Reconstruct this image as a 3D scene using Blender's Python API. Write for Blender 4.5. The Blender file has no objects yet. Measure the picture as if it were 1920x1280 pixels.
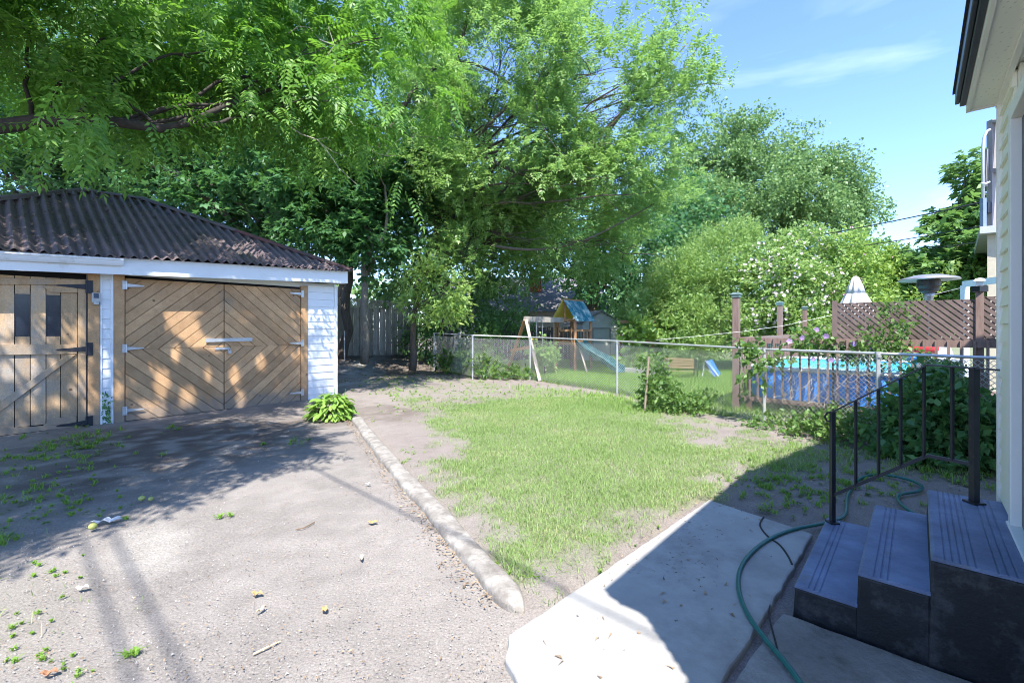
import bpy, math, random
import numpy as np
from mathutils import Vector
random.seed(7); RNG = np.random.default_rng(11)
sc = bpy.context.scene
# ---------------------------------------------------------------- camera, sky, sun, exposure
H = 1.5; F = 850.0; HY = 615.0
cam_d = bpy.data.cameras.new('camera'); cam = bpy.data.objects.new('camera', cam_d); sc.collection.objects.link(cam)
cam.location = (0, 0, H); cam.rotation_euler = (math.radians(90), 0, 0)
cam_d.sensor_width = 36; cam_d.lens = F / 1920 * 36; cam_d.shift_y = -25 / 1920; cam_d.clip_start = 0.05; cam_d.clip_end = 900
sc.camera = cam
TRAVEL = Vector((-0.26, 1.95, -2.97)).normalized()
wd = bpy.data.worlds.new('World'); sc.world = wd; wd.use_nodes = True
wn, wl = wd.node_tree.nodes, wd.node_tree.links; wn.clear()
sky = wn.new('ShaderNodeTexSky'); sky.sky_type = 'NISHITA'; sky.sun_disc = False
sky.sun_elevation = math.asin(-TRAVEL.z); sky.sun_rotation = math.atan2(-TRAVEL.x, -TRAVEL.y)
sky.altitude = 100; sky.air_density = 1.0; sky.dust_density = 0.1; sky.ozone_density = 4.0
tc = wn.new('ShaderNodeTexCoord'); mp = wn.new('ShaderNodeMapping'); mp.inputs['Scale'].default_value = (1.0, 1.3, 5.5)
nz = wn.new('ShaderNodeTexNoise'); nz.inputs['Scale'].default_value = 1.6; nz.inputs['Detail'].default_value = 5; nz.inputs['Roughness'].default_value = 0.55; nz.inputs['Distortion'].default_value = 0.6
mr = wn.new('ShaderNodeMapRange'); mr.inputs[1].default_value = 0.56; mr.inputs[2].default_value = 0.9; mr.inputs[3].default_value = 0.0; mr.inputs[4].default_value = 0.16
mx = wn.new('ShaderNodeMixRGB'); mx.inputs['Color2'].default_value = (9.0, 9.6, 10.2, 1)
bg = wn.new('ShaderNodeBackground'); bg.inputs['Strength'].default_value = 0.135; wo = wn.new('ShaderNodeOutputWorld')
wl.new(tc.outputs['Generated'], mp.inputs['Vector']); wl.new(mp.outputs[0], nz.inputs['Vector']); wl.new(nz.outputs['Fac'], mr.inputs[0])
wl.new(mr.outputs[0], mx.inputs['Fac']); ti = wn.new('ShaderNodeMixRGB'); ti.blend_type = 'MULTIPLY'; ti.inputs['Fac'].default_value = 1; ti.inputs['Color2'].default_value = (0.84, 0.90, 1.12, 1); wl.new(sky.outputs[0], ti.inputs['Color1']); wl.new(ti.outputs[0], mx.inputs['Color1']); wl.new(mx.outputs[0], bg.inputs['Color']); wl.new(bg.outputs[0], wo.inputs['Surface'])
sun_d = bpy.data.lights.new('sun', 'SUN'); sun_d.energy = 3.6; sun_d.angle = math.radians(0.53); sun_d.color = (1.0, 0.955, 0.88)
sun = bpy.data.objects.new('sun', sun_d); sc.collection.objects.link(sun); sun.location = (2, -10, 20)
sun.rotation_euler = TRAVEL.to_track_quat('-Z', 'Y').to_euler()
vs = sc.view_settings; vs.view_transform = 'Standard'; vs.look = 'None'; vs.exposure = 1.68; vs.gamma = 1.0; vs.use_curve_mapping = False
sc.cycles.max_bounces = 7; sc.cycles.diffuse_bounces = 5; sc.cycles.glossy_bounces = 3; sc.cycles.transmission_bounces = 5; sc.cycles.transparent_max_bounces = 6
sc.cycles.use_denoising = True; sc.cycles.use_adaptive_sampling = False; sc.cycles.sample_clamp_indirect = 4.0; sc.cycles.filter_width = 1.0
# ---------------------------------------------------------------- coordinates: t runs along both buildings, s across the yard
CU, SU = math.sin(math.radians(41.8)), math.cos(math.radians(41.8))
def ts(t, s, z=0.0): return (CU * t + SU * s, SU * t - CU * s, z)
def to_ts(x, y): return CU * x + SU * y, SU * x - CU * y
def gp(px, py, z=0.0):
    Z = F * (H - z) / (py - HY); return ((px - 960) / F * Z, Z, z)
def p3(px, py, Z): return ((px - 960) / F * Z, Z, H + (HY - py) / F * Z)
def on_s(px, py, s):
    r = (px - 960) / F; t = -s * (SU + CU * r) / (CU - SU * r); Z = SU * t - CU * s
    return t, H + (HY - py) * Z / F
def px_of(x, y, z=0.0): return 960 + F * x / y, HY + F * (H - z) / y
def sstep(a, b, v):
    k = np.clip((v - a) / (b - a), 0, 1); return k * k * (3 - 2 * k)
def hz(x, y):
    t, s = to_ts(x, y)
    return 0.5 * sstep(12.6, 15.2, -s) * (1 - sstep(11.0, 14.0, t)) * sstep(3.0, 5.5, t + 0 * s)
_h = {}
def vnoise(x, y, seed=0):
    x = np.asarray(x, float); y = np.asarray(y, float)
    xi = np.floor(x).astype(np.int64); yi = np.floor(y).astype(np.int64); fx = x - xi; fy = y - yi
    fx = fx * fx * (3 - 2 * fx); fy = fy * fy * (3 - 2 * fy)
    def h(a, b):
        n = (a * 374761393 + b * 668265263 + seed * 974634777) & 0xffffffff
        n = ((n ^ (n >> 13)) * 1274126177) & 0xffffffff
        return ((n ^ (n >> 16)) & 0xffff) / 65535.0
    return (h(xi, yi) * (1 - fx) + h(xi + 1, yi) * fx) * (1 - fy) + (h(xi, yi + 1) * (1 - fx) + h(xi + 1, yi + 1) * fx) * fy
def fbm(x, y, seed=0, oct=4):
    r = 0; a = 0.5; f = 1.0
    for k in range(oct): r = r + a * vnoise(x * f, y * f, seed + k * 17); a *= 0.5; f *= 2.03
    return r / (1 - 0.5 ** oct)
def poly_sd(X, Y, poly):   # signed distance, positive inside
    X = np.asarray(X, float); Y = np.asarray(Y, float)
    inside = np.zeros(X.shape, bool); d = np.full(X.shape, 1e9); n = len(poly)
    for i in range(n):
        ax, ay = poly[i][:2]; bx, by = poly[(i + 1) % n][:2]
        ex, ey = bx - ax, by - ay; L = ex * ex + ey * ey + 1e-12
        k = np.clip(((X - ax) * ex + (Y - ay) * ey) / L, 0, 1)
        d = np.minimum(d, np.hypot(X - ax - k * ex, Y - ay - k * ey))
        c = ((ay > Y) != (by > Y)) & (X < (bx - ax) * (Y - ay) / (by - ay + 1e-12) + ax); inside ^= c
    return np.where(inside, d, -d)
# ---------------------------------------------------------------- materials
def N(nt, kind, **kw):
    n = nt.nodes.new(kind)
    for k, v in kw.items():
        if k in n.inputs: n.inputs[k].default_value = v
        else: setattr(n, k, v)
    return n
def base_mat(name, rough=0.7, metal=0.0, spec=0.5):
    m = bpy.data.materials.new(name); m.use_nodes = True; nt = m.node_tree
    b = nt.nodes['Principled BSDF']; b.inputs['Roughness'].default_value = rough; b.inputs['Metallic'].default_value = metal
    b.inputs['Specular IOR Level'].default_value = spec
    return m, nt, b
def rgb(c): return (c[0], c[1], c[2], 1)
def mat(name, c1, c2=None, scale=6, rough=0.7, metal=0.0, bump=0.0, bscale=None, stretch=(1, 1, 1), spec=0.4, island=0.0, dirt=None, dirt_t=0.62, dscale=1.3):
    m, nt, b = base_mat(name, rough, metal, spec); L = nt.links
    tcn = N(nt, 'ShaderNodeTexCoord'); mpn = N(nt, 'ShaderNodeMapping'); mpn.inputs['Scale'].default_value = stretch
    L.new(tcn.outputs['Object'], mpn.inputs['Vector'])
    c2 = c2 or tuple(v * 0.75 for v in c1)
    n1 = N(nt, 'ShaderNodeTexNoise', Scale=scale, Detail=6.0, Roughness=0.65); L.new(mpn.outputs[0], n1.inputs['Vector'])
    r = N(nt, 'ShaderNodeValToRGB'); r.color_ramp.elements[0].position = 0.32; r.color_ramp.elements[1].position = 0.68
    r.color_ramp.elements[0].color = rgb(c2); r.color_ramp.elements[1].color = rgb(c1)
    L.new(n1.outputs['Fac'], r.inputs['Fac']); out = r.outputs[0]
    if dirt:
        n2 = N(nt, 'ShaderNodeTexNoise', Scale=dscale, Detail=7.0, Roughness=0.7); L.new(tcn.outputs['Object'], n2.inputs['Vector'])
        q = N(nt, 'ShaderNodeMapRange'); q.inputs[1].default_value = dirt_t - 0.1; q.inputs[2].default_value = dirt_t + 0.08; L.new(n2.outputs['Fac'], q.inputs[0])
        mm = N(nt, 'ShaderNodeMixRGB', Color2=rgb(dirt)); L.new(q.outputs[0], mm.inputs['Fac']); L.new(out, mm.inputs['Color1']); out = mm.outputs[0]
    if island:
        g = N(nt, 'ShaderNodeNewGeometry'); q = N(nt, 'ShaderNodeMapRange'); q.inputs[3].default_value = 1 - island; q.inputs[4].default_value = 1 + island
        L.new(g.outputs['Random Per Island'], q.inputs[0]); hs = N(nt, 'ShaderNodeHueSaturation'); L.new(q.outputs[0], hs.inputs['Value']); L.new(out, hs.inputs['Color']); out = hs.outputs[0]
    L.new(out, b.inputs['Base Color'])
    if bump:
        n3 = N(nt, 'ShaderNodeTexNoise', Scale=bscale or scale * 4, Detail=5.0, Roughness=0.7); L.new(mpn.outputs[0], n3.inputs['Vector'])
        bp = N(nt, 'ShaderNodeBump', Strength=min(1.0, bump), Distance=0.02 * bump); L.new(n3.outputs['Fac'], bp.inputs['Height']); L.new(bp.outputs[0], b.inputs['Normal'])
    return m
def leaf_mat(name, c1, c2, trans=0.42, tcol=None, rough=0.45, warm=None):
    m, nt, b = base_mat(name, rough, 0, 0.35); L = nt.links
    g = N(nt, 'ShaderNodeNewGeometry'); r = N(nt, 'ShaderNodeValToRGB')
    r.color_ramp.elements[0].color = rgb(c2); r.color_ramp.elements[1].color = rgb(c1)
    if warm:
        e = r.color_ramp.elements.new(0.86); e.color = rgb(c1); r.color_ramp.elements[-1].color = rgb(warm)
    tcn = N(nt, 'ShaderNodeTexCoord'); cn = N(nt, 'ShaderNodeTexNoise', Scale=0.9, Detail=3.0); L.new(tcn.outputs['Object'], cn.inputs['Vector'])
    a1 = N(nt, 'ShaderNodeMapRange'); a1.inputs[1].default_value = .3; a1.inputs[2].default_value = .7; a1.inputs[3].default_value = -.28; a1.inputs[4].default_value = .22; L.new(cn.outputs['Fac'], a1.inputs[0])
    a2 = N(nt, 'ShaderNodeMath', operation='ADD', use_clamp=True); L.new(a1.outputs[0], a2.inputs[0]); L.new(g.outputs['Random Per Island'], a2.inputs[1])
    L.new(a2.outputs[0], r.inputs['Fac']); L.new(r.outputs[0], b.inputs['Base Color'])
    tr = N(nt, 'ShaderNodeBsdfTranslucent'); t = tcol or (min(1, c1[0] * 1.5), min(1, c1[1] * 1.5), c1[2] * 0.8)
    mm = N(nt, 'ShaderNodeMixRGB', Fac=0.6, Color2=rgb(t)); L.new(r.outputs[0], mm.inputs['Color1']); L.new(mm.outputs[0], tr.inputs['Color'])
    ms = N(nt, 'ShaderNodeMixShader', Fac=trans); L.new(b.outputs[0], ms.inputs[1]); L.new(tr.outputs[0], ms.inputs[2])
    L.new(ms.outputs[0], nt.nodes['Material Output'].inputs['Surface'])
    return m
# ---------------------------------------------------------------- objects
ORIG = {}
def link(o): sc.collection.objects.link(o)
def tag(o, label=None, cat=None, group=None, kind=None):
    if label: o['label'] = label
    if cat: o['category'] = cat
    if group: o['group'] = group
    if kind: o['kind'] = kind
    return o
def thing(name, loc, label, cat, group=None):
    o = bpy.data.objects.new(name, None); o.empty_display_size = 0.1; o.location = loc; link(o); ORIG[o.name] = tuple(loc)
    return tag(o, label, cat, group)
def link_mesh(name, V, Fc, m, parent=None, origin=None, smooth=False, sizes=None):
    V = np.asarray(V, dtype=np.float64).reshape(-1, 3)
    if parent is not None: org = np.array(ORIG[parent.name])
    elif origin is not None: org = np.array(origin, float)
    else:
        lo, hi = V.min(0), V.max(0); org = np.array([(lo[0] + hi[0]) / 2, (lo[1] + hi[1]) / 2, lo[2]])
    me = bpy.data.meshes.new(name)
    if isinstance(Fc, np.ndarray):
        n, k = Fc.shape; me.vertices.add(len(V)); me.vertices.foreach_set('co', (V - org).ravel())
        me.loops.add(n * k); me.loops.foreach_set('vertex_index', Fc.astype(np.int32).ravel())
        me.polygons.add(n); me.polygons.foreach_set('loop_start', np.arange(0, n * k, k, dtype=np.int32))
        try: me.polygons.foreach_set('loop_total', np.full(n, k, dtype=np.int32))
        except Exception: pass
        me.update(calc_edges=True)
    else:
        me.from_pydata((V - org).tolist(), [], Fc); me.update()
    if smooth: me.polygons.foreach_set('use_smooth', np.ones(len(me.polygons), bool))
    me.materials.append(m)
    o = bpy.data.objects.new(name, me); link(o); ORIG[o.name] = tuple(org)
    if parent is not None: o.parent = parent
    else: o.location = org
    return o
class MB:
    def __init__(s): s.v = []; s.f = []
    def add(s, V, Fs):
        n = len(s.v); s.v += [tuple(map(float, p)) for p in V]; s.f += [tuple(i + n for i in f) for f in Fs]; return s
    def hexa(s, c8):   # bottom 4 (ccw) then top 4
        return s.add(c8, [(3, 2, 1, 0), (4, 5, 6, 7), (0, 1, 5, 4), (1, 2, 6, 5), (2, 3, 7, 6), (3, 0, 4, 7)])
    def tsbox(s, t0, t1, s0, s1, z0, z1):
        return s.hexa([ts(t0, s0, z0), ts(t1, s0, z0), ts(t1, s1, z0), ts(t0, s1, z0), ts(t0, s0, z1), ts(t1, s0, z1), ts(t1, s1, z1), ts(t0, s1, z1)])
    def box(s, x0, x1, y0, y1, z0, z1):
        return s.hexa([(x0, y0, z0), (x1, y0, z0), (x1, y1, z0), (x0, y1, z0), (x0, y0, z1), (x1, y0, z1), (x1, y1, z1), (x0, y1, z1)])
    def bar(s, a, b, w, h, up=(0, 0, 1)):   # rectangular bar along a-b
        a, b, up = Vector(a), Vector(b), Vector(up); d = (b - a).normalized(); x = d.cross(up)
        if x.length < 1e-4: x = d.cross(Vector((1, 0, 0)))
        x.normalize(); y = x.cross(d).normalized(); c = []
        for p in (a, b):
            for i, j in ((-1, -1), (1, -1), (1, 1), (-1, 1)): c.append(p + x * (i * w / 2) + y * (j * h / 2))
        return s.hexa(c)
    def prism(s, pts, off):   # planar polygon pushed by off
        n = len(pts); off = Vector(off); A = [Vector(p) for p in pts]; B = [p + off for p in A]
        return s.add(A + B, [tuple(range(n))[::-1], tuple(range(n, 2 * n))] + [(i, (i + 1) % n, n + (i + 1) % n, n + i) for i in range(n)])
    def tube(s, pts, r, n=8, cap=True):
        P = [Vector(p) for p in pts]; R = r if isinstance(r, (list, tuple)) else [r] * len(P); V = []; Fs = []
        px = None
        for i, p in enumerate(P):
            d = (P[min(i + 1, len(P) - 1)] - P[max(i - 1, 0)]); d = d.normalized() if d.length > 1e-9 else Vector((0, 0, 1))
            if px is None:
                px = d.cross(Vector((0, 0, 1)))
                if px.length < 0.05: px = d.cross(Vector((1, 0, 0)))
            px = (px - d * px.dot(d)).normalized(); py = d.cross(px)
            for k in range(n):
                a = 2 * math.pi * k / n; V.append(p + px * (math.cos(a) * R[i]) + py * (math.sin(a) * R[i]))
        for i in range(len(P) - 1):
            for k in range(n): Fs.append((i * n + k, i * n + (k + 1) % n, (i + 1) * n + (k + 1) % n, (i + 1) * n + k))
        if cap: Fs += [tuple(range(n))[::-1], tuple(range((len(P) - 1) * n, len(P) * n))]
        return s.add(V, Fs)
    def lathe(s, c, prof, n=24, wob=None):
        V = []; Fs = []
        for i, (r, z) in enumerate(prof):
            for k in range(n):
                a = 2 * math.pi * k / n; q = r * (wob(a, z) if wob else 1); V.append((c[0] + q * math.cos(a), c[1] + q * math.sin(a), c[2] + z))
        for i in range(len(prof) - 1):
            for k in range(n): Fs.append((i * n + k, i * n + (k + 1) % n, (i + 1) * n + (k + 1) % n, (i + 1) * n + k))
        Fs += [tuple(range(n))[::-1], tuple(range((len(prof) - 1) * n, len(prof) * n))]
        return s.add(V, Fs)
    def build(s, name, m, parent=None, origin=None, smooth=False, bevel=0.0):
        o = link_mesh(name, s.v, s.f, m, parent, origin, smooth)
        if bevel:
            bv = o.modifiers.new('bevel', 'BEVEL'); bv.width = bevel; bv.segments = 2; bv.limit_method = 'ANGLE'
        return o
def clip_poly(poly, nx, ny, c):   # keep nx*x+ny*y <= c
    out = []
    for i in range(len(poly)):
        a, b = poly[i], poly[(i + 1) % len(poly)]; da = nx * a[0] + ny * a[1] - c; db = nx * b[0] + ny * b[1] - c
        if da <= 0: out.append(a)
        if (da < 0 < db) or (db < 0 < da):
            k = da / (da - db); out.append((a[0] + k * (b[0] - a[0]), a[1] + k * (b[1] - a[1])))
    return out
# ---------------------------------------------------------------- ground
M_ground = None
FINE = 0.065
xs = np.concatenate([-np.geomspace(220, 11, 14), np.arange(-10.5, 10.5, FINE), np.geomspace(11, 220, 14)])
ys = np.concatenate([-np.geomspace(220, 1, 10), np.arange(-0.6, 15.5, FINE), np.geomspace(16, 300, 22)])
GX, GY = np.meshgrid(xs, ys)
curb_pts_px = [(668, 786), (700, 830), (767, 910), (815, 962), (873, 1030), (930, 1095), (978, 1152)]
curb_c = [gp(*p) for p in curb_pts_px]
def curb_side(x, y):   # positive on the lawn side
    cx = np.array([c[0] for c in curb_c]); cy = np.array([c[1] for c in curb_c])
    o = np.argsort(cy); return x - np.interp(y, cy[o], cx[o])
P_LAWN = [gp(*p) for p in [(835, 775), (930, 752), (1060, 748), (1180, 765), (1240, 792), (1290, 835), (1400, 852), (1440, 872), (1395, 888), (1330, 915), (1230, 975), (1110, 1070), (1060, 1100), (1012, 1095), (975, 1050), (985, 1000), (930, 965), (880, 940), (850, 880), (840, 830), (812, 800)]]
P_WEEDY = [gp(*p) for p in [(680, 716), (740, 703), (880, 712), (1100, 742), (1212, 766), (1420, 808), (1620, 845), (1700, 850), (1880, 850), (1880, 905), (1600, 905), (1500, 900), (1420, 905), (1300, 930), (900, 955), (830, 850), (760, 760), (700, 735)]]
P_LONG = [gp(*p) for p in [(960, 722), (1160, 742), (1212, 768), (1190, 790), (1080, 775), (960, 745)]]
P_LEFT = [gp(*p) for p in [(0, 817), (180, 800), (215, 850), (150, 900), (90, 960), (110, 1050), (140, 1120), (110, 1280), (-120, 1280), (-500, 1000), (-300, 860)]]
fence_pl = [(10.26, -13.0), (9.6, -10.3), (10.1, -8.4), (9.27, -5.1), (8.1, -3.7), (7.57, -1.71), (7.3, -0.37), (7.2, 0.9)]
def fence_t(s):
    S = np.array([p[1] for p in fence_pl]); T = np.array([p[0] for p in fence_pl]); return np.interp(s, S, T)
def cover(x, y):
    """how much grass grows here, 0..1"""
    n1 = fbm(x * 1.3, y * 1.3, 3); n2 = fbm(x * 5, y * 5, 9)
    t, s = to_ts(x, y)
    lawn = sstep(-0.25, 0.35, poly_sd(x, y, P_LAWN) + (n1 - 0.5) * .9 + (n2 - .5) * .7 + .12) * (0.8 + 0.3 * sstep(0.38, 0.56, n1 * .45 + n2 * .55))
    weed = sstep(-0.1, 0.3, poly_sd(x, y, P_WEEDY)) * sstep(0.40, 0.60, n1 * 0.5 + n2 * 0.5) * 0.6
    lng = sstep(-0.2, 0.3, poly_sd(x, y, P_LONG))
    left = sstep(-0.3, 0.3, poly_sd(x, y, P_LEFT) + (n1 - .5)) * sstep(0.5, 0.64, n1 * .4 + n2 * .6) * (0.05 + .05 * sstep(2.6, 4.0, y))
    far = sstep(-0.1, 0.4, t - fence_t(s)) * (0.75 + 0.3 * n1) * sstep(-14, -12.5, s)
    g = np.maximum.reduce([lawn, weed, lng, left, far])
    g = np.where((curb_side(x, y) < 0.12) & (y < 7.4) & (y > 1.2), left, g)
    # nothing on the concrete
    con = (s > -1.44) & (t < 4.07)
    return np.clip(np.where(con, 0, g), 0, 1)
GC = cover(GX, GY)
n_a = fbm(GX * 0.9, GY * 0.9, 21); n_b = fbm(GX * 6, GY * 6, 22); TT, SS = to_ts(GX, GY)
GZ = hz(GX, GY) + 0.012 * (n_b - 0.5) + 0.03 * (n_a - 0.5) * sstep(1.0, 3.0, np.abs(SS + 0.6))
drive = (curb_side(GX, GY) < 0) & (GY < 7.3)
lift = np.where((curb_side(GX, GY) > 0) & (SS < -1.46) & (GY < 8.0), 0.03 * sstep(0.02, 0.25, curb_side(GX, GY)), 0.0)
GZ = GZ + lift
GZ = np.where((SS > -1.46) & (TT < 4.12) & (TT > -3), GZ * 0 - 0.02, GZ)
nY, nX = GX.shape
V = np.stack([GX, GY, GZ], -1).reshape(-1, 3)
I = np.arange(nX * nY).reshape(nY, nX)
Q = np.stack([I[:-1, :-1], I[:-1, 1:], I[1:, 1:], I[1:, :-1]], -1).reshape(-1, 4)
# soil colour: pale dusty driveway, browner bed soil, damp dark humus under the trees, painted tree shade on the driveway
pale = np.array([0.285, 0.258, 0.236]); brown = np.array([0.20, 0.17, 0.155]); bed = np.array([0.25, 0.218, 0.198]); humus = np.array([0.10, 0.078, 0.062]); green = np.array([0.17, 0.215, 0.09])
k = sstep(0.38, 0.62, n_a * .55 + n_b * .45)[..., None]
col = np.where(drive[..., None], pale * k + (pale * .84) * (1 - k), bed * k + brown * 1.15 * (1 - k))
patch = sstep(-0.15, 0.15, poly_sd(GX, GY, [gp(*p) for p in [(235, 1010), (300, 975), (350, 1000), (350, 1050), (300, 1080), (240, 1060)]]) + (n_b - .5) * .2)[..., None]
col = col * (1 - patch) + np.array([0.335, 0.31, 0.28]) * patch
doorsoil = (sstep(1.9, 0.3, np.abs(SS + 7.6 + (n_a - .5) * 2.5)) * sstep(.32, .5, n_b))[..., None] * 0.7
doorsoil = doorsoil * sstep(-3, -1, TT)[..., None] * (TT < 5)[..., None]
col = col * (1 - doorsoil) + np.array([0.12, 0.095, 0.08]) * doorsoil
shade_soil = sstep(-0.5, 0.5, poly_sd(GX, GY, [gp(*p) for p in [(150, 812), (380, 790), (560, 790), (590, 828), (500, 868), (330, 920), (150, 955), (-60, 1010), (-400, 900)]]) + (n_a - .5) * 1.2) * sstep(.36, .56, n_b * .7 + n_a * .3)
col = col * (1 - .7 * shade_soil[..., None]) + np.array([0.085, 0.07, 0.062]) * .7 * shade_soil[..., None]  # darkens for the tree shade as well as for the dark soil there
lf = (sstep(-0.6, 0.9, poly_sd(GX, GY, P_LEFT) + (n_a - .5) * 2))[..., None] * .45
col = col * (1 - lf) + np.array([0.28, 0.25, 0.21]) * lf
hm = (sstep(11.6, 13.6, -SS + (n_a - .5) * 2) * sstep(4, 6, TT))[..., None]
col = col * (1 - hm) + humus * hm
gp_ = sstep(-0.4, 0.3, poly_sd(GX, GY, [gp(*p) for p in [(636, 702), (690, 694), (716, 706), (690, 716), (640, 722)]]) + (n_b - .5))[..., None] * .7
col = col * (1 - gp_) + np.array([0.5, 0.5, 0.48]) * gp_
trail = sstep(0.6, 0.1, curb_side(GX, GY) + (n_b - .5) * .3)[..., None] * (~drive)[..., None] * .3
col = col * (1 - trail) + pale * trail
col = col * (1 - 0.72 * GC[..., None]) + green * 0.72 * GC[..., None]
col = col * (0.86 + 0.28 * fbm(GX * 14, GY * 14, 5)[..., None])
m, nt, b = base_mat('soil', 0.95, 0, 0.15); L = nt.links
at = N(nt, 'ShaderNodeAttribute', attribute_name='soilcol'); tcn = N(nt, 'ShaderNodeTexCoord')
n1 = N(nt, 'ShaderNodeTexNoise', Scale=85.0, Detail=8.0, Roughness=0.8); L.new(tcn.outputs['Object'], n1.inputs['Vector'])
r1 = N(nt, 'ShaderNodeMapRange'); r1.inputs[1].default_value = 0.3; r1.inputs[2].default_value = 0.7; r1.inputs[3].default_value = 0.5; r1.inputs[4].default_value = 1.42; L.new(n1.outputs['Fac'], r1.inputs[0])
mu = N(nt, 'ShaderNodeMixRGB', blend_type='MULTIPLY', Fac=1.0); L.new(at.outputs['Color'], mu.inputs['Color1']); L.new(r1.outputs[0], mu.inputs['Color2'])
vo = N(nt, 'ShaderNodeTexVoronoi', Scale=95.0); L.new(tcn.outputs['Object'], vo.inputs['Vector'])
r2 = N(nt, 'ShaderNodeMapRange'); r2.inputs[1].default_value = 0.13; r2.inputs[2].default_value = 0.07; L.new(vo.outputs['Distance'], r2.inputs[0])
sx = N(nt, 'ShaderNodeSeparateColor'); L.new(vo.outputs['Color'], sx.inputs[0]); gt = N(nt, 'ShaderNodeMath', operation='GREATER_THAN'); gt.inputs[1].default_value = 0.55; L.new(sx.outputs[0], gt.inputs[0])
mm = N(nt, 'ShaderNodeMath', operation='MULTIPLY'); L.new(r2.outputs[0], mm.inputs[0]); L.new(gt.outputs[0], mm.inputs[1])
vr = N(nt, 'ShaderNodeValToRGB'); vr.color_ramp.elements[0].color = (0.1, 0.075, 0.06, 1); vr.color_ramp.elements[1].color = (0.62, 0.58, 0.52, 1); L.new(sx.outputs[1], vr.inputs['Fac'])
m2 = N(nt, 'ShaderNodeMixRGB'); L.new(mm.outputs[0], m2.inputs['Fac']); L.new(mu.outputs[0], m2.inputs['Color1']); L.new(vr.outputs[0], m2.inputs['Color2'])
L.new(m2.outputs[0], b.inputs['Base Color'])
n3 = N(nt, 'ShaderNodeTexNoise', Scale=55.0, Detail=6.0, Roughness=0.7); L.new(tcn.outputs['Object'], n3.inputs['Vector'])
bp = N(nt, 'ShaderNodeBump', Strength=0.8, Distance=0.014); L.new(n3.outputs['Fac'], bp.inputs['Height']); L.new(bp.outputs[0], b.inputs['Normal'])
M_soil = m
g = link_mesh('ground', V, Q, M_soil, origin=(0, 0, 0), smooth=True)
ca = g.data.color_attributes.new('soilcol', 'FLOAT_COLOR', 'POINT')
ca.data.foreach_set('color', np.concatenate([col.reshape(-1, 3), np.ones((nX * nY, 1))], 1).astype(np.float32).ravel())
tag(g, kind='structure')
# ---------------------------------------------------------------- concrete path
M_conc = mat('concrete', (0.42, 0.41, 0.39), (0.31, 0.30, 0.285), 2.2, 0.85, bump=0.4, bscale=60, dirt=(0.27, 0.255, 0.24), dirt_t=0.58, dscale=1.6)
M_conc2 = mat('old_concrete', (0.40, 0.38, 0.36), (0.22, 0.205, 0.19), 5, 0.9, bump=0.9, bscale=45, dirt=(0.12, 0.105, 0.09), dirt_t=0.58, dscale=2.5)
def slab(name, poly, z, mt, th=0.12):
    q = []
    for i in range(len(poly)):
        a, b_ = poly[i], poly[(i + 1) % len(poly)]; m_ = max(1, int(math.hypot(b_[0] - a[0], b_[1] - a[1]) / .06))
        q += [(a[0] + (b_[0] - a[0]) * k / m_ + random.uniform(-.005, .005), a[1] + (b_[1] - a[1]) * k / m_ + random.uniform(-.005, .005)) for k in range(m_)]
    mb = MB(); mb.prism([ts(t, s, z - th) for t, s in q], (0, 0, th)); return tag(mb.build(name, mt, bevel=0.012), kind='structure')
edge = [(1.15, -1.0), (1.3, -1.13), (1.42, -1.22), (1.5, -1.38), (1.62, -1.47)]
slab('path', edge + [(4.06, -1.345), (3.97, -.95), (3.88, -0.56), (3.0, -0.575), (2.0, -0.612), (0.8, -0.64), (.4, -.9), (.8, -1.0)], 0.022, M_conc)
slab('path', [(-3, -0.66), (2.0, -0.58), (2.72, -0.53), (2.72, 0.38), (-3, 0.38)], 0.012, M_conc2)
slab('path', [(-3, -0.95), (.32, -.93), (.75, -.67), (-3, -.70)], 0.018, M_conc)
# ---------------------------------------------------------------- curb log edging
M_curb = mat('weathered_curb', (0.28, 0.255, 0.228), (0.185, 0.165, 0.145), 12, 0.9, bump=0.8, bscale=45, dirt=(0.37, 0.345, 0.31), dirt_t=0.54, dscale=7)
def smooth_path(P, n):
    P = np.array(P, float); d = np.r_[0, np.cumsum(np.linalg.norm(np.diff(P, axis=0), axis=1))]; q = np.linspace(0, d[-1], n)
    R = []
    for v in q:
        i = min(int(np.searchsorted(d, v, 'right')) - 1, len(P) - 2); u = (v - d[i]) / (d[i + 1] - d[i] + 1e-9)
        p0, p1, p2, p3_ = P[max(i - 1, 0)], P[i], P[i + 1], P[min(i + 2, len(P) - 1)]
        R.append(.5 * (2 * p1 + (p2 - p0) * u + (2 * p0 - 5 * p1 + 4 * p2 - p3_) * u * u + (3 * p1 - p0 - 3 * p2 + p3_) * u ** 3))
    R = np.array(R)
    for _ in range(3): R[1:-1] = (R[:-2] + 2 * R[1:-1] + R[2:]) / 4
    return R
cp = smooth_path(curb_c, 90); V = []; Fs = []; n = 14
for i, p in enumerate(cp):
    d = cp[min(i + 1, 89)] - cp[max(i - 1, 0)]; d /= np.linalg.norm(d); nx, ny = d[1], -d[0]
    w = 0.084 + 0.006 * math.sin(i * .37) + 0.003 * math.sin(i * 1.3); h = 0.06 + .006 * math.sin(i * .21 + 1)
    if i in (22, 51, 73): w *= .93; h *= .86
    e = min(1.0, (0.35 + i * .22) if i < 3 else 1, (0.2 + (89 - i) * .3)); w *= e; h *= e ** .5
    for k in range(n):
        a = math.pi * k / (n - 1); c, s_ = math.cos(a), math.sin(a)
        c = math.copysign(abs(c) ** .45, c); s_ = max(s_, 0.0) ** .5
        nn = 1 + 0.05 * (random.random() - .5)
        V.append((p[0] + nx * w * c * nn, p[1] + ny * w * c * nn, -0.03 + (h + 0.03) * s_ * nn))
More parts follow.
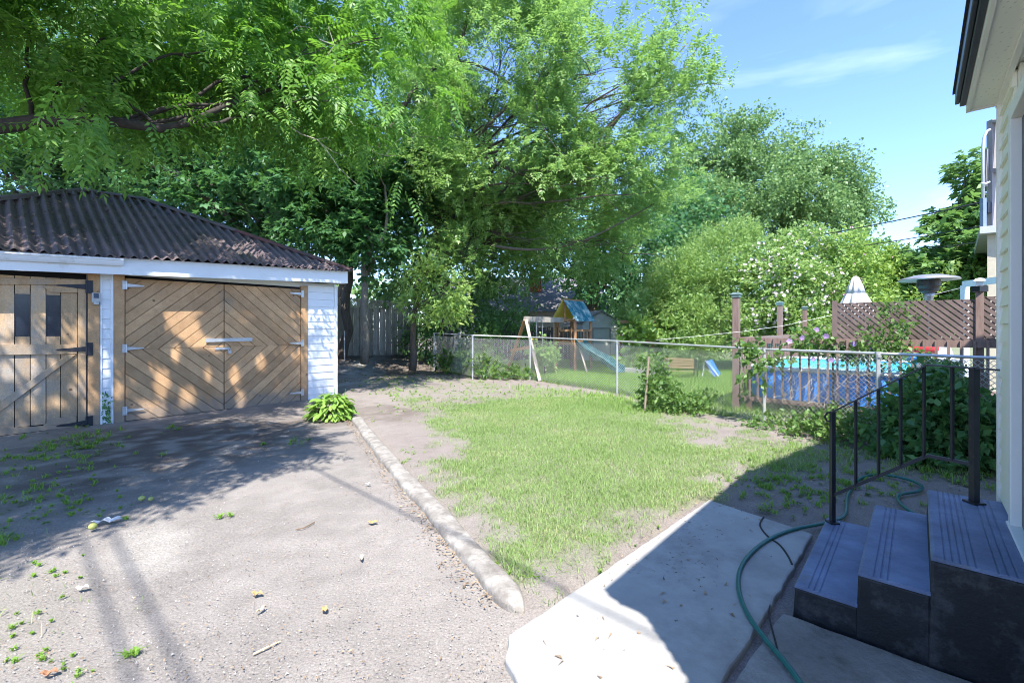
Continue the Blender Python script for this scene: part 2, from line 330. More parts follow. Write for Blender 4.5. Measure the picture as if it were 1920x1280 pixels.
for i in range(89):
    for k in range(n - 1): Fs.append((i * n + k, (i + 1) * n + k, (i + 1) * n + k + 1, i * n + k + 1))
Fs += [tuple(range(n)), tuple(range(89 * n, 90 * n))[::-1]]
o = link_mesh('curb', V, Fs, M_curb, smooth=True)
tag(o, 'long rounded pale concrete curb running between the dirt driveway and the lawn', 'curb')
# ---------------------------------------------------------------- grass
def rot_rand(n): 
    a = RNG.uniform(0, 2 * np.pi, n); return np.stack([np.cos(a), np.sin(a)], 1)
def blades(P, hgt, wid, lean):
    n = len(P); d = rot_rand(n); side = np.stack([-d[:, 1], d[:, 0]], 1)
    b = P; V = np.zeros((n, 5, 3)); w = wid[:, None] / 2; l = (lean * hgt)[:, None]
    V[:, 0, :2] = b[:, :2] - side * w; V[:, 1, :2] = b[:, :2] + side * w; V[:, 0, 2] = V[:, 1, 2] = b[:, 2] - 0.004
    V[:, 2, :2] = b[:, :2] + side * w * .8 + d * l * .35; V[:, 3, :2] = b[:, :2] - side * w * .8 + d * l * .35; V[:, 2, 2] = V[:, 3, 2] = b[:, 2] + hgt * .55
    V[:, 4, :2] = b[:, :2] + d * l; V[:, 4, 2] = b[:, 2] + hgt * (1 - .25 * np.minimum(lean, 1.5))
    base = np.arange(n)[:, None] * 5
    Q = base + np.array([[0, 1, 2, 3]]); T = base + np.array([[3, 2, 4, 4]])
    return V.reshape(-1, 3), Q, T
def grass_obj(name, P, hgt, wid, lean, m):
    V, Q, T = blades(P, hgt, wid, lean)
    Fs = np.concatenate([Q, T])   # second half are degenerate quads, tips
    me = bpy.data.meshes.new(name); nq = len(Q); me.vertices.add(len(V)); me.vertices.foreach_set('co', V.ravel())
    li = np.concatenate([Q.ravel(), T[:, :3].ravel()]); me.loops.add(len(li)); me.loops.foreach_set('vertex_index', li.astype(np.int32))
    ls = np.concatenate([np.arange(nq) * 4, nq * 4 + np.arange(nq) * 3]); me.polygons.add(2 * nq); me.polygons.foreach_set('loop_start', ls.astype(np.int32))
    me.update(calc_edges=True); me.materials.append(m); o = bpy.data.objects.new(name, me); link(o); return tag(o, kind='stuff')
M_grass = leaf_mat('grass_blade', (0.30, 0.42, 0.16), (0.19, 0.29, 0.09), 0.38, warm=(0.46, 0.42, 0.24))
M_grass_long = leaf_mat('long_grass_blade', (0.24, 0.40, 0.07), (0.15, 0.29, 0.04), 0.4)
def scatter(n, x0, x1, y0, y1, powr=1.0, f=cover):
    X = RNG.uniform(x0, x1, n); Y = y0 + (y1 - y0) * RNG.random(n)
    keep = np.abs(X) < Y * 1.25 + 0.4; X, Y = X[keep], Y[keep]
    c = f(X, Y) ** powr; k = RNG.random(len(X)) < c; return X[k], Y[k]
X, Y = scatter(620000, -4.5, 6.5, 1.9, 9.6, 1.3); t_, s_ = to_ts(X, Y)
kk = t_ < fence_t(s_); X, Y = X[kk], Y[kk]
Zg = hz(X, Y) + 0.01 + 0.02 * (curb_side(X, Y) > .1)
P = np.stack([X, Y, Zg], 1); n = len(P); hh = RNG.uniform(0.018, 0.05, n) * (0.7 + .7 * fbm(X * 2, Y * 2, 33))
tag(grass_obj('grass', P, hh, RNG.uniform(.0026, .0046, n), RNG.uniform(.2, 1.5, n), M_grass), 'short patchy sunlit grass on the lawn beside the curb', 'grass')
X, Y = scatter(200000, -4, 10, 7.5, 22, 1.0); t_, s_ = to_ts(X, Y); kk = t_ > fence_t(s_) - RNG.exponential(.55, len(X)); X, Y = X[kk], Y[kk]
P = np.stack([X, Y, hz(X, Y)], 1); n = len(P)
tag(grass_obj('grass', P, RNG.uniform(0.05, 0.16, n), RNG.uniform(.007, .013, n), RNG.uniform(.2, 1.2, n), M_grass_long), 'longer bright grass growing along and beyond the chain link fence', 'grass')
# broadleaf weeds and clover
def rosettes(P, size, nl=(5, 9), up=0.5, aspect=.28):
    V = []; k = 0
    out = []
    for (x, y, z), s0 in zip(P, size):
        m_ = random.randint(*nl); a0 = random.random() * 6.28
        for i in range(m_):
            a = a0 + i * 2.4; l = s0 * random.uniform(.6, 1.1); e = random.uniform(.1, up)
            d = np.array([math.cos(a) * math.cos(e), math.sin(a) * math.cos(e), math.sin(e)]); sd = np.array([-math.sin(a), math.cos(a), 0]) * l * aspect
            b = np.array([x, y, z]); out.append([b, b + d * l * .5 + sd, b + d * l + np.array([0, 0, -l * .12]), b + d * l * .5 - sd])
    V = np.array(out).reshape(-1, 3); return V, np.arange(len(V)).reshape(-1, 4)
M_weed = leaf_mat('weed_leaf', (0.17, 0.27, 0.09), (0.09, 0.17, 0.05), 0.4)
WP = []; WS = []
for cx, cy, sp, cnt, s0 in [(150, 830, 40, 60, .10), (120, 850, 60, 60, .07), (30, 880, 60, 40, .06), (60, 960, 55, 34, .05), (20, 1010, 26, 14, .08), (20, 940, 30, 12, .07), (110, 920, 50, 30, .045), (180, 950, 40, 25, .04), (60, 1070, 60, 26, .022), (30, 1180, 60, 26, .022), (60, 1250, 60, 20, .02), (553, 832, 9, 9, .09), (320, 805, 12, 10, .06), (495, 833, 6, 5, .04), (740, 740, 20, 30, .06), (250, 1230, 5, 3, .03), (420, 970, 8, 6, .04), (855, 835, 30, 20, .06), (800, 855, 25, 20, .05), (780, 780, 40, 30, .04),
                            (1480, 925, 60, 70, .07), (1560, 900, 80, 80, .06), (1440, 905, 30, 30, .07), (1640, 880, 80, 70, .08), (1850, 880, 50, 60, .10), (1500, 860, 80, 90, .07), (1380, 850, 70, 60, .05), (1420, 960, 20, 12, .05), (1290, 810, 80, 60, .06), (960, 735, 120, 260, .055), (830, 725, 90, 220, .055), (900, 760, 60, 120, .04), (1100, 755, 80, 120, .05), (720, 715, 30, 60, .08), (1010, 1075, 40, 40, .04), (1150, 1010, 70, 40, .03)]:
    for i in range(cnt):
        px_, py_ = random.gauss(cx, sp), random.gauss(cy, sp * .35)
        if py_ < 690: continue
        x, y, z = gp(px_, py_)
        t_, s_ = to_ts(x, y)
        if s_ > -1.42 and t_ < 4.1 or s_ < -9.4 and t_ < 5: continue
        WP.append((x, y, float(hz(np.array(x), np.array(y))) + .012)); WS.append(s0 * random.uniform(.5, 1.3))
WA = np.array(WP); WSS = np.array(WS); kk = RNG.random(len(WA)) < .62
TB = np.repeat(WA[kk], 16, 0); TS_ = np.repeat(WSS[kk], 16); TB = TB + np.c_[RNG.normal(0, .22, (len(TB), 2)) * TS_[:, None], np.zeros(len(TB))]
tag(grass_obj('grass_tufts', TB, TS_ * RNG.uniform(.3, .95, len(TB)), RNG.uniform(.004, .009, len(TB)), RNG.uniform(.5, 1.8, len(TB)), M_grass_long), 'coarse grass tufts and spindly weeds rooted in the dirt by the plank door and in the house shade', 'weeds')
WP = [tuple(p) for p in WA[~kk]]; WS = list(WSS[~kk] * .5)
V, Q = rosettes(WP, WS, nl=(9, 15), up=1.0, aspect=.17); tag(link_mesh('weeds', V, Q, M_weed, origin=(0, 0, 0)), 'scattered low green weeds sprouting through the dirt and thin lawn', 'weeds', kind='stuff')
# dry leaf litter, chips and pebbles
M_litter = mat('dry_litter', (0.36, 0.26, 0.165), (0.16, 0.105, 0.065), 20, 0.9, island=0.45)
LV = []
def flake(px_, py_, l, w):
    x, y, z = gp(px_, py_); z = float(hz(np.array(x), np.array(y)))
    a = random.random() * 6.28; d = np.array([math.cos(a), math.sin(a), random.uniform(-.1, .35)]) * l; sd = np.array([-math.sin(a), math.cos(a), random.uniform(-.3, .3)]) * w; b = np.array([x, y, z + .016 + random.random() * .008])
    LV.append([b - d / 2, b + sd / 2 + (0, 0, .003), b + d / 2, b - sd / 2])
for i in range(800):
    k = random.random() * 88; c = cp[int(k)] * (1 - k % 1) + cp[int(k) + 1] * (k % 1); d = abs(random.gauss(0, .10)) + .12
    q = px_of(c[0] - d * .8, c[1] - .1 * d)
    if q[1] < 1275: flake(q[0], q[1], random.uniform(.012, .042), random.uniform(.004, .014))
for i in range(1500): flake(random.uniform(0, 980), random.uniform(800, 1280), random.uniform(.006, .022), random.uniform(.002, .008))
for i in range(500): flake(random.uniform(640, 1000), random.uniform(760, 930), random.uniform(.01, .03), random.uniform(.004, .012))
for i in range(2600): flake(random.uniform(820, 1330), 745 + 340 * random.random() ** 1.3, random.uniform(.012, .04), random.uniform(.002, .006))
for i in range(900): flake(random.uniform(1200, 1880), random.uniform(800, 960), random.uniform(.012, .045), random.uniform(.006, .02))
for i in range(2600):
    t_, s_ = random.uniform(5, 10.5), random.uniform(-15.1, -11.5); x, y, _ = ts(t_, s_)
    q = px_of(x, y); 
    if y > 3: flake(q[0], q[1], random.uniform(.04, .1), random.uniform(.02, .05))
for i in range(90): 
    x, y, _ = ts(random.uniform(1.5, 4.0), random.uniform(-1.35, -.62)); LV.append([np.array([x, y, .026]), np.array([x + random.gauss(0, .012), y + .004, .03]), np.array([x + random.gauss(0, .02), y + random.gauss(0, .02), .028]), np.array([x - .004, y + .004, .03])])
PB = []
for i in range(2200):
    x, y, z = gp(random.uniform(0, 985), 790 + 490 * random.random() ** .8); 
    if curb_side(x, y) > -.1: continue
    r_ = random.uniform(.0015, .0045) * (1.6 if random.random() < .06 else 1); a = random.random() * 6.28; z = .012
    c = [np.array([x + r_ * 1.3 * math.cos(a + k * 2.1), y + r_ * math.sin(a + k * 2.1), z - .002]) for k in range(3)] + [np.array([x, y, z + r_ * 1.1])]
    PB += [c[0], c[1], c[3], c[1], c[2], c[3], c[2], c[0], c[3]]
V = np.array(PB).reshape(-1, 3); M_peb = mat('pebble', (.5, .47, .43), (.13, .11, .1), 30, .9, island=.5)
tag(link_mesh('pebbles', V, np.arange(len(V)).reshape(-1, 3), M_peb, origin=(0, 0, 0)), 'fine grit and pebbles on the packed dirt driveway', 'pebbles', kind='stuff')
V = np.array(LV).reshape(-1, 3); tag(link_mesh('leaf_litter', V, np.arange(len(V)).reshape(-1, 4), M_litter, origin=(0, 0, 0)), 'dry leaf bits and wood chips strewn over the dirt', 'leaf litter', kind='stuff')
# ================================================================ GARAGE
S0 = -9.49
M_wood = mat('cedar_board', (0.56, 0.35, 0.185), (0.42, 0.245, 0.12), 5, 0.75, bump=0.35, bscale=18, stretch=(1, 1, 1), island=0.24, dirt=(0.30, 0.23, 0.16), dirt_t=0.66, dscale=1.6)
M_wood_old = mat('weathered_board', (0.53, 0.36, 0.205), (0.40, 0.262, 0.145), 4, 0.8, bump=0.4, bscale=16, stretch=(3, 3, .6), island=0.18, dirt=(0.34, 0.30, 0.25), dirt_t=0.60, dscale=1.2)
def weather(m, knots=True):
    nt = m.node_tree; b = nt.nodes['Principled BSDF']; L = nt.links; src = b.inputs['Base Color'].links[0].from_socket; tcn = N(nt, 'ShaderNodeTexCoord'); out = src
    if knots:
        v = N(nt, 'ShaderNodeTexVoronoi', Scale=3.4); L.new(tcn.outputs['Object'], v.inputs['Vector']); n_ = N(nt, 'ShaderNodeTexNoise', Scale=30.0); L.new(tcn.outputs['Object'], n_.inputs['Vector'])
        a = N(nt, 'ShaderNodeMath', operation='MULTIPLY_ADD'); a.inputs[1].default_value = .05; L.new(n_.outputs['Fac'], a.inputs[0]); L.new(v.outputs['Distance'], a.inputs[2])
        q = N(nt, 'ShaderNodeMapRange'); q.inputs[1].default_value = .115; q.inputs[2].default_value = .07; L.new(a.outputs[0], q.inputs[0]); k = N(nt, 'ShaderNodeMixRGB', Color2=(.13, .07, .035, 1)); L.new(q.outputs[0], k.inputs['Fac']); L.new(out, k.inputs['Color1']); out = k.outputs[0]
        w = N(nt, 'ShaderNodeTexNoise', Scale=7.0, Detail=4.0, Distortion=1.4); mp_ = N(nt, 'ShaderNodeMapping'); mp_.inputs['Scale'].default_value = (6, 6, 6); L.new(tcn.outputs['Object'], mp_.inputs['Vector']); L.new(mp_.outputs[0], w.inputs['Vector'])
        hs = N(nt, 'ShaderNodeHueSaturation'); r = N(nt, 'ShaderNodeMapRange'); r.inputs[1].default_value = .3; r.inputs[2].default_value = .7; r.inputs[3].default_value = .84; r.inputs[4].default_value = 1.12; L.new(w.outputs['Fac'], r.inputs[0]); L.new(r.outputs[0], hs.inputs['Value']); L.new(out, hs.inputs['Color']); out = hs.outputs[0]
    sp = N(nt, 'ShaderNodeSeparateXYZ'); L.new(tcn.outputs['Object'], sp.inputs[0]); n2 = N(nt, 'ShaderNodeTexNoise', Scale=9.0, Detail=7.0, Roughness=.75); L.new(tcn.outputs['Object'], n2.inputs['Vector'])
    h = N(nt, 'ShaderNodeMapRange'); h.inputs[1].default_value = .62; h.inputs[2].default_value = .0; h.inputs[3].default_value = -.35; h.inputs[4].default_value = .42; L.new(sp.outputs['Z'], h.inputs[0])
    ad = N(nt, 'ShaderNodeMath', operation='ADD'); L.new(h.outputs[0], ad.inputs[0]); L.new(n2.outputs['Fac'], ad.inputs[1]); q = N(nt, 'ShaderNodeMapRange'); q.inputs[1].default_value = .5; q.inputs[2].default_value = .8; q.inputs[4].default_value = .75; L.new(ad.outputs[0], q.inputs[0])
    k = N(nt, 'ShaderNodeMixRGB', Color2=(.22, .185, .15, 1)); L.new(q.outputs[0], k.inputs['Fac']); L.new(out, k.inputs['Color1']); L.new(k.outputs[0], b.inputs['Base Color'])
weather(M_wood); weather(M_wood_old)
M_vinyl = mat('white_siding', (0.72, 0.74, 0.76), (0.68, 0.70, 0.72), 3, 0.5)
M_white = mat('white_metal_trim', (0.74, 0.76, 0.78), (0.68, 0.70, 0.72), 2, 0.45, dirt=(0.52, 0.52, 0.5), dirt_t=0.68, dscale=3)
M_roof = mat('corrugated_sheet', (0.19, 0.14, 0.148), (0.12, 0.095, 0.102), 2.2, 0.6, bump=0.12, bscale=40, dirt=(0.075, 0.066, 0.06), dirt_t=0.58, dscale=1.1, island=.12)
M_red = mat('red_ridge_cap', (0.22, 0.07, 0.065), (0.12, 0.05, 0.05), 3, 0.65, dirt=(0.08, .06, .06), dirt_t=.55)
M_dark = mat('dark_interior', (0.012, 0.012, 0.014), rough=0.9)
M_iron = mat('black_iron', (0.022, 0.026, 0.036), (0.016, 0.018, 0.024), 8, 0.45, bump=0.1, dirt=(.10, .055, .035), dirt_t=.70, dscale=14)
M_galv = mat('galvanised_metal', (0.60, 0.61, 0.62), (0.48, 0.49, 0.50), 12, 0.42, metal=0.5)
M_glassdark = mat('dark_pane', (0.02, 0.028, 0.045), (0.012, 0.016, 0.03), 3, 0.2, spec=.6, bump=.15, bscale=8)
gr = thing('garage', ts(2, S0), 'garage with diamond boarded wooden doors, white trim and rusty brown corrugated hip roof', 'garage')
GB = -0.05
def wbox(t0, t1, z0, z1, d0=0.0, d1=0.03, s0=S0, mb=None):
    mb = mb or MB(); return mb.tsbox(t0, t1, s0 + d0, s0 + d1, z0, z1)
TP = lambda px: on_s(px, 600, S0)[0]
tA, tB, tC, tD, tE, tF, tG, tH = TP(163), TP(188), TP(213), TP(235), TP(420), TP(563), TP(577), TP(631)
# wall core (behind doors), lapped siding pieces
mb = MB(); mb.tsbox(-1.9, tH - .02, S0 - 6.0, S0 - .06, GB - .1, 2.45); mb.build('wall', M_vinyl, gr)
def siding(t0, t1, z0, z1, name='siding', s=S0, par=gr, m=None, step=.152, out=1):
    mb = MB(); z = z0
    while z < z1 - 1e-3:
        z2 = min(z + step, z1); a, b, c = s, s + out * .024, s + out * .010
        mb.hexa([ts(t0, a, z), ts(t1, a, z), ts(t1, b, z), ts(t0, b, z), ts(t0, a, z2), ts(t1, a, z2), ts(t1, c, z2), ts(t0, c, z2)]); z = z2 + .002
    return mb.build(name, m or M_vinyl, par)
siding(-1.9, TP(-136), GB, 2.36); siding(tB + .01, tC - .03, GB, 2.36); siding(tG + .0, tH - .06, GB, 2.40)
wbox(tH - .06, tH + .0, GB, 2.42, -.01, .045).build('corner_trim', M_white, gr); wbox(tC - .04, tC - .005, GB, 2.36, -.02, .032).build('trim_strip', M_white, gr); wbox(tB - .002, tB + .018, GB, 2.36, -.02, .032).build('trim_strip', M_white, gr)
mb = MB(); mb.tsbox(tH - .015, tH - .0, S0 - 6, S0 - .012, GB, 2.42); mb.build('side_wall', M_vinyl, gr)
# door posts
for a, b, n_ in ((tC, tD - .012, 'door_post'), (tF + .01, tG - .004, 'door_post'), (tA + .008, tB - .006, 'door_post')): wbox(a, b, GB, 2.37, -.05, .028).build(n_, M_wood if n_ else M_wood, gr, bevel=.004)
wbox(-1.9, tA + .1, 2.33, 2.40, -.05, .0).build('door_header', M_wood_old, gr)
mb = MB(); wbox(tC, tG, -.05, 2.35, -.075, -.055, mb=mb); wbox(TP(-133), tA, -.05, 2.35, -.075, -.055, mb=mb); mb.build('door_backing', M_dark, gr)
def diag_leaf(t0, t1, z0, zm, z1, su, par):   # su=+1 upper boards rise to the right
    mb = MB(); w = 0.142; gap = .009
    for (a, b, sgn) in ((zm + .003, z1, su), (z0, zm - .003, -su)):
        nx, ny = -sgn * math.sin(math.radians(42)), math.cos(math.radians(42))
        cs = [nx * x + ny * y for x in (t0, t1) for y in (a, b)]; c = min(cs)
        ref = nx * (t0 if su > 0 else t1) + ny * zm; c = ref - math.ceil((ref - min(cs)) / w) * w
        while c < max(cs):
            p = [(t0, a), (t1, a), (t1, b), (t0, b)]; p = clip_poly(p, nx, ny, c + w - gap); p = clip_poly(p, -nx, -ny, -c) if len(p) > 2 else []
            if len(p) > 2:
                q = [p[0]]
                for r in p[1:]:
                    if math.hypot(r[0] - q[-1][0], r[1] - q[-1][1]) > 1e-4: q.append(r)
                if len(q) > 2:
                    d = random.uniform(0, .003); mb.prism([ts(x, S0 - .04, y) for x, y in q], Vector(ts(0, .045 + d, 0)))
            c += w
    return mb.build('board_panel', M_wood, par)
dl = thing('x', ts(0, 0), 'x', 'x') if False else None
for (a, b, su) in ((tD, tE - .008, 1), (tE + .008, tF, -1)):
    mb = MB(); wbox(a, b, .01, 2.30, -.052, -.041, mb=mb); door = mb.build('garage_door', M_wood_old, gr); ORIG[door.name] = ORIG[gr.name]
    diag_leaf(a, b, .01, 1.16, 2.30, su, door)
def tee_hinge(t, z, dr, m, sc_=1.0, name='hinge', par=gr):
    mb = MB(); s = S0 + .033; mb.tsbox(t - .035 * sc_, t + .035 * sc_, s, s + .008, z - .085 * sc_, z + .085 * sc_)
    mb.prism([ts(t + dr * .035 * sc_, s + .001, z - .035 * sc_), ts(t + dr * .31 * sc_, s + .001, z - .008), ts(t + dr * .31 * sc_, s + .001, z + .008), ts(t + dr * .035 * sc_, s + .001, z + .035 * sc_)], Vector(ts(0, .006, 0)))
    mb.tube([ts(t + dr * .03 * sc_, s + .012, z - .085 * sc_), ts(t + dr * .03 * sc_, s + .012, z + .085 * sc_)], .009, 8)
    for k in (-.05, .05): mb.tube([ts(t - dr * .01, s + .004, z + k), ts(t - dr * .01, s + .014, z + k)], .008, 6)
    mb.build(name, m, par)
for py in (535, 653, 769): t_, z_ = on_s(236, py, S0); tee_hinge(t_ - .02, z_, 1, M_galv, .8)
for py in (551, 643, 735): t_, z_ = on_s(565, py, S0); tee_hinge(t_ + .01, z_, -1, M_galv, .8)
# locking bar, hasp and padlock
ta, za = on_s(385, 637, S0); tb, zb = on_s(472, 636, S0); MB().bar(ts(ta, S0 + .025, 1.28), ts(tb, S0 + .025, 1.285), .03, .065).build('lock_bar', M_galv, gr, bevel=.003)
ta, za = on_s(402, 649, S0); tb, _ = on_s(430, 649, S0)
mb = MB(); mb.tsbox(ta, tb, S0 + .012, S0 + .022, 1.105, 1.15); mb.tube([ts(tb - .02, S0 + .02, 1.13), ts(tb - .02, S0 + .05, 1.13)], .012, 8); hp = mb.build('hasp', M_galv, gr); ORIG[hp.name] = ORIG[gr.name]
mb = MB(); mb.tsbox(tb - .03, tb + .02, S0 + .024, S0 + .05, 1.035, 1.085)
mb.tube([ts(tb - .023, S0 + .037, 1.08), ts(tb - .023, S0 + .037, 1.115), ts(tb - .005, S0 + .037, 1.13), ts(tb + .012, S0 + .037, 1.115), ts(tb + .012, S0 + .037, 1.08)], .005, 6); mb.build('padlock', M_galv, hp)
# ---- left plank door
px2 = lambda px: TP(px)
mb = MB(); T0, T1, T2, T3, T4, T5, T6 = px2(-25), px2(27), px2(57), px2(86), px2(114), px2(140), px2(144)
TQ = px2(162) - .006; zt, zb_ = 2.24, .10
zw1, zw0 = on_s(42, 551, S0)[1], on_s(42, 631, S0)[1]
g_ = .006
for a, b, win in ((px2(-130), px2(-100), 0), (px2(-99), px2(-70), 0), (px2(-69), px2(-26), 0), (T0, T1, 0), (T1, T2, 1), (T2, T3, 0), (T3, T4, 1), (T4, T6 + .006, 0)):
    if win:
        wbox(a + g_, b - g_, zb_, zw0, -.04, .002, mb=mb); wbox(a + g_, b - g_, zw1, zt, -.04, .002, mb=mb)
    else: wbox(a + g_ / 2, b - g_ / 2, zb_, zt, -.04, .002, mb=mb)
pd = mb.build('plank_door', M_wood_old, gr); ORIG[pd.name] = ORIG[gr.name]
for a, b in ((T1, T2), (T3, T4)): wbox(a, b, zw0, zw1, -.035, -.022).build('pane', M_glassdark, pd)
mb = MB(); wbox(T6 + .01, TQ, .05, 2.24, -.04, .026, mb=mb); mb.build('stile', M_wood_old, pd, bevel=.003)
def rail(name, pts, th=.026):
    mb = MB(); mb.prism([ts(*( lambda q: (q[0], S0 + .003, q[1]))(on_s(x, y, S0))) for x, y in pts], Vector(ts(0, th, 0))); return mb.build(name, M_wood_old, pd, bevel=.003)
rail('cross_rail', [(-140, 519), (160, 524), (160, 534), (-140, 533)][::-1])
rail('gusset', [(78, 536), (145, 536.5), (145, 549), (96, 548)][::-1])
rail('cross_rail', [(-140, 645), (144, 645.5), (144, 663), (-140, 668)][::-1])
rail('brace', [(-95, 822), (125, 664.5), (142, 664.5), (-75, 828)][::-1], .024)
rail('gusset', [(80, 798), (98, 784), (143, 779), (143, 792)][::-1])
rail('cross_rail', [(-140, 812), (135, 794), (162, 792), (162, 797), (135, 800), (-140, 833)][::-1])
for py in (538, 654, 791): t_, z_ = on_s(167, py, S0); tee_hinge(t_, z_, -1, M_iron, 1.15, 'strap_hinge')
# solar sensor light
ta, zt_ = on_s(171, 549, S0); tb, zb2 = on_s(187, 572, S0)
M_grey = mat('pale_plastic', (0.5, 0.5, 0.48), rough=.5)
mb = MB(); mb.tsbox(ta, tb, S0 + .03, S0 + .09, zb2 + .03, zt_); mb.tsbox(ta + .02, tb - .02, S0 + .03, S0 + .12, zb2, zb2 + .05); lp = mb.build('sensor_light', M_grey, gr, bevel=.006); ORIG[lp.name] = ORIG[gr.name]
mb = MB(); mb.prism([ts(ta + .02, S0 + .093, zt_ - .08), ts(tb - .02, S0 + .093, zt_ - .08), ts(tb - .02, S0 + .085, zt_ - .01), ts(ta + .02, S0 + .085, zt_ - .01)], Vector(ts(0, .006, 0))); mb.build('solar_panel', M_glassdark, lp)
# ---- fascia, soffit, gutter (slight sag of the old eave)
SF = -9.2
ez = lambda t: 2.33 + .037 * (t - 1.21)
mb = MB()
def fz(t0, t1, s0, s1, a, b): mb.hexa([ts(t0, s0, ez(t0) + a), ts(t1, s0, ez(t1) + a), ts(t1, s1, ez(t1) + a), ts(t0, s1, ez(t0) + a), ts(t0, s0, ez(t0) + b), ts(t1, s0, ez(t1) + b), ts(t1, s1, ez(t1) + b), ts(t0, s1, ez(t0) + b)])
fz(-2.05, 4.95, SF - .02, SF, 0, .262); fz(4.93, 4.95, -15.2, SF - .021, 0, .262); mb.build('fascia', M_white, gr)
mb = MB(); fz(-2.05, 4.929, -9.8, SF - .021, .03, .04); fz(4.6, 4.929, -15.2, -9.801, .03, .04); mb.build('soffit', M_white, gr)
tg = on_s(230, 500, SF)[0]
mb = MB(); 
def gut(t0, t1, prof):
    A = [ts(t0, SF + s, ez(t0) + z) for s, z in prof]; B = [ts(t1, SF + s, ez(t1) + z) for s, z in prof]; n = len(prof); mb.add(A + B, [tuple(range(n)), tuple(range(n, 2 * n))[::-1]] + [(i, n + i, n + (i + 1) % n, (i + 1) % n) for i in range(n)])
gut(-2.0, tg, [(.002, .13), (.05, .13), (.07, .16), (.09, .21), (.105, .215), (.105, .235), (.002, .235)]); mb.build('gutter', M_white, gr)
# ---- corrugated hip roof
def ridge_pt(): pass
RA = dict(t0=-2.05, t1=4.95, sf=-9.17, sb=-15.23); RT0, RT1, RS, RZ = .98, 1.92, -12.2, 4.2
EZ = lambda t: ez(t) + .265
def slope_sheet(e0, e1, r0, r1, name, period=.14, amp=.027, rows=22, mtl=None):
    """corrugated sheet: eave edge e0->e1, ridge edge r0->r1; waves run up the slope"""
    e0, e1, r0, r1 = map(Vector, (e0, e1, r0, r1)); ax = (e1 - e0); Lw = ax.length; axn = ax / Lw
    a0 = (r0 - e0).dot(axn); a1 = (r1 - e0).dot(axn); up = ((r0 + r1) / 2 - (e0 + e1) / 2); up -= axn * up.dot(axn)
    nrm = axn.cross(up.normalized()).normalized()
    if nrm.z < 0: nrm = -nrm
    V = []; Fs = []; nc = int(Lw / period * 8)
    off = -0.045
    for j in range(rows + 1):
        k = j / rows; lo = a0 * k; hi = Lw + (a1 - Lw) * k
        for i in range(nc + 1):
            u = i / nc * Lw; uu = min(max(u, lo), hi)
            ff = off * (1 - k)
            step = .006 * (1 - ((k * 3) % 1.0))
            V.append(e0 + axn * uu + up * k + up.normalized() * ff + nrm * (amp * math.sin(2 * math.pi * uu / period) + amp + step) + nrm * .012 * math.sin(uu * 1.7 + k * 3))
    for j in range(rows):
        k = j / rows; lo = a0 * k; hi = Lw + (a1 - Lw) * k
        for i in range(nc):
            u0, u1 = i / nc * Lw, (i + 1) / nc * Lw
            if u1 <= lo or u0 >= hi: continue
            Fs.append((j * (nc + 1) + i, j * (nc + 1) + i + 1, (j + 1) * (nc + 1) + i + 1, (j + 1) * (nc + 1) + i))
    return V, Fs
R0, R1 = ts(RT0, RS, RZ - .03), ts(RT1, RS, RZ)
E = lambda t, s: ts(t, s, EZ(t))
V, Fs = slope_sheet(E(-2.05, -9.15), E(4.97, -9.15), R0, R1, 'a'); rf = link_mesh('roof', V, Fs, M_roof, gr); ORIG[rf.name] = ORIG[gr.name]
md = rf.modifiers.new('s', 'SOLIDIFY'); md.thickness = .006
V, Fs = slope_sheet(E(4.97, -9.15), E(4.97, -15.25), R1, R1, 'b'); link_mesh('roof', V, Fs, M_roof, gr)
V, Fs = slope_sheet(E(-2.05, -15.25), E(-2.05, -9.15), R0, R0, 'c'); link_mesh('roof', V, Fs, M_roof, gr)
V, Fs = slope_sheet(E(4.97, -15.25), E(-2.05, -15.25), R1, R0, 'd'); link_mesh('roof', V, Fs, M_roof, gr)
def cap(a, b, m, name='ridge_cap'):
    a, b = Vector(a), Vector(b); d = (b - a).normalized(); x = d.cross(Vector((0, 0, 1))).normalized(); y = x.cross(d); mb = MB()
    pr = [(-.13, .0), (-.06, .05), (0, .068), (.06, .05), (.13, .0), (.06, .042), (0, .058), (-.06, .042)]
    A = [a + x * u + y * v for u, v in pr]; B = [b + x * u + y * v for u, v in pr]; n = 8
    mb.add(A + B, [tuple(range(n)), tuple(range(n, 2 * n))[::-1]] + [(i, n + i, n + (i + 1) % n, (i + 1) % n) for i in range(n)]); mb.build(name, m, rf)
R1v, R0v = Vector(R1), Vector(R0); e1 = Vector(E(4.99, -9.13))
q = R1v.lerp(e1, .45)
cap(R1v + Vector((0, 0, .01)), q, M_roof); cap(q, e1, M_red); cap(R0v, R1v, M_roof); cap(R0v, Vector(E(-2.05, -9.15)), M_roof); cap(R1v, Vector(E(4.97, -15.25)), M_red)
# debris lying on the roof
V = []; sl = (R1v - Vector(E(1.92, -9.15))); 
for i in range(1700):
    k = random.random() ** 1.1; u = random.uniform(-2.0 + 3.0 * k, 4.9 - 3.0 * k); p = Vector(E(u, -9.15)).lerp(Vector(ts(u, RS, RZ)), k) + Vector((0, 0, .045))
    a = random.random() * 6.28; l = random.uniform(.02, .06); d = Vector((math.cos(a), math.sin(a), random.uniform(-.2, .4))) * l; w = Vector((-math.sin(a), math.cos(a), .2)) * l * .3
    V += [p - d / 2, p + w, p + d / 2, p - w]
M_rdeb = mat('roof_debris', (0.44, 0.40, 0.28), (0.16, 0.15, 0.08), 9, .9, island=.5)
o = link_mesh('leaf_litter', V, [tuple(range(i, i + 4)) for i in range(0, len(V), 4)], M_rdeb); tag(o, 'dead leaf scraps lying on the corrugated garage roof', 'leaf litter', kind='stuff')

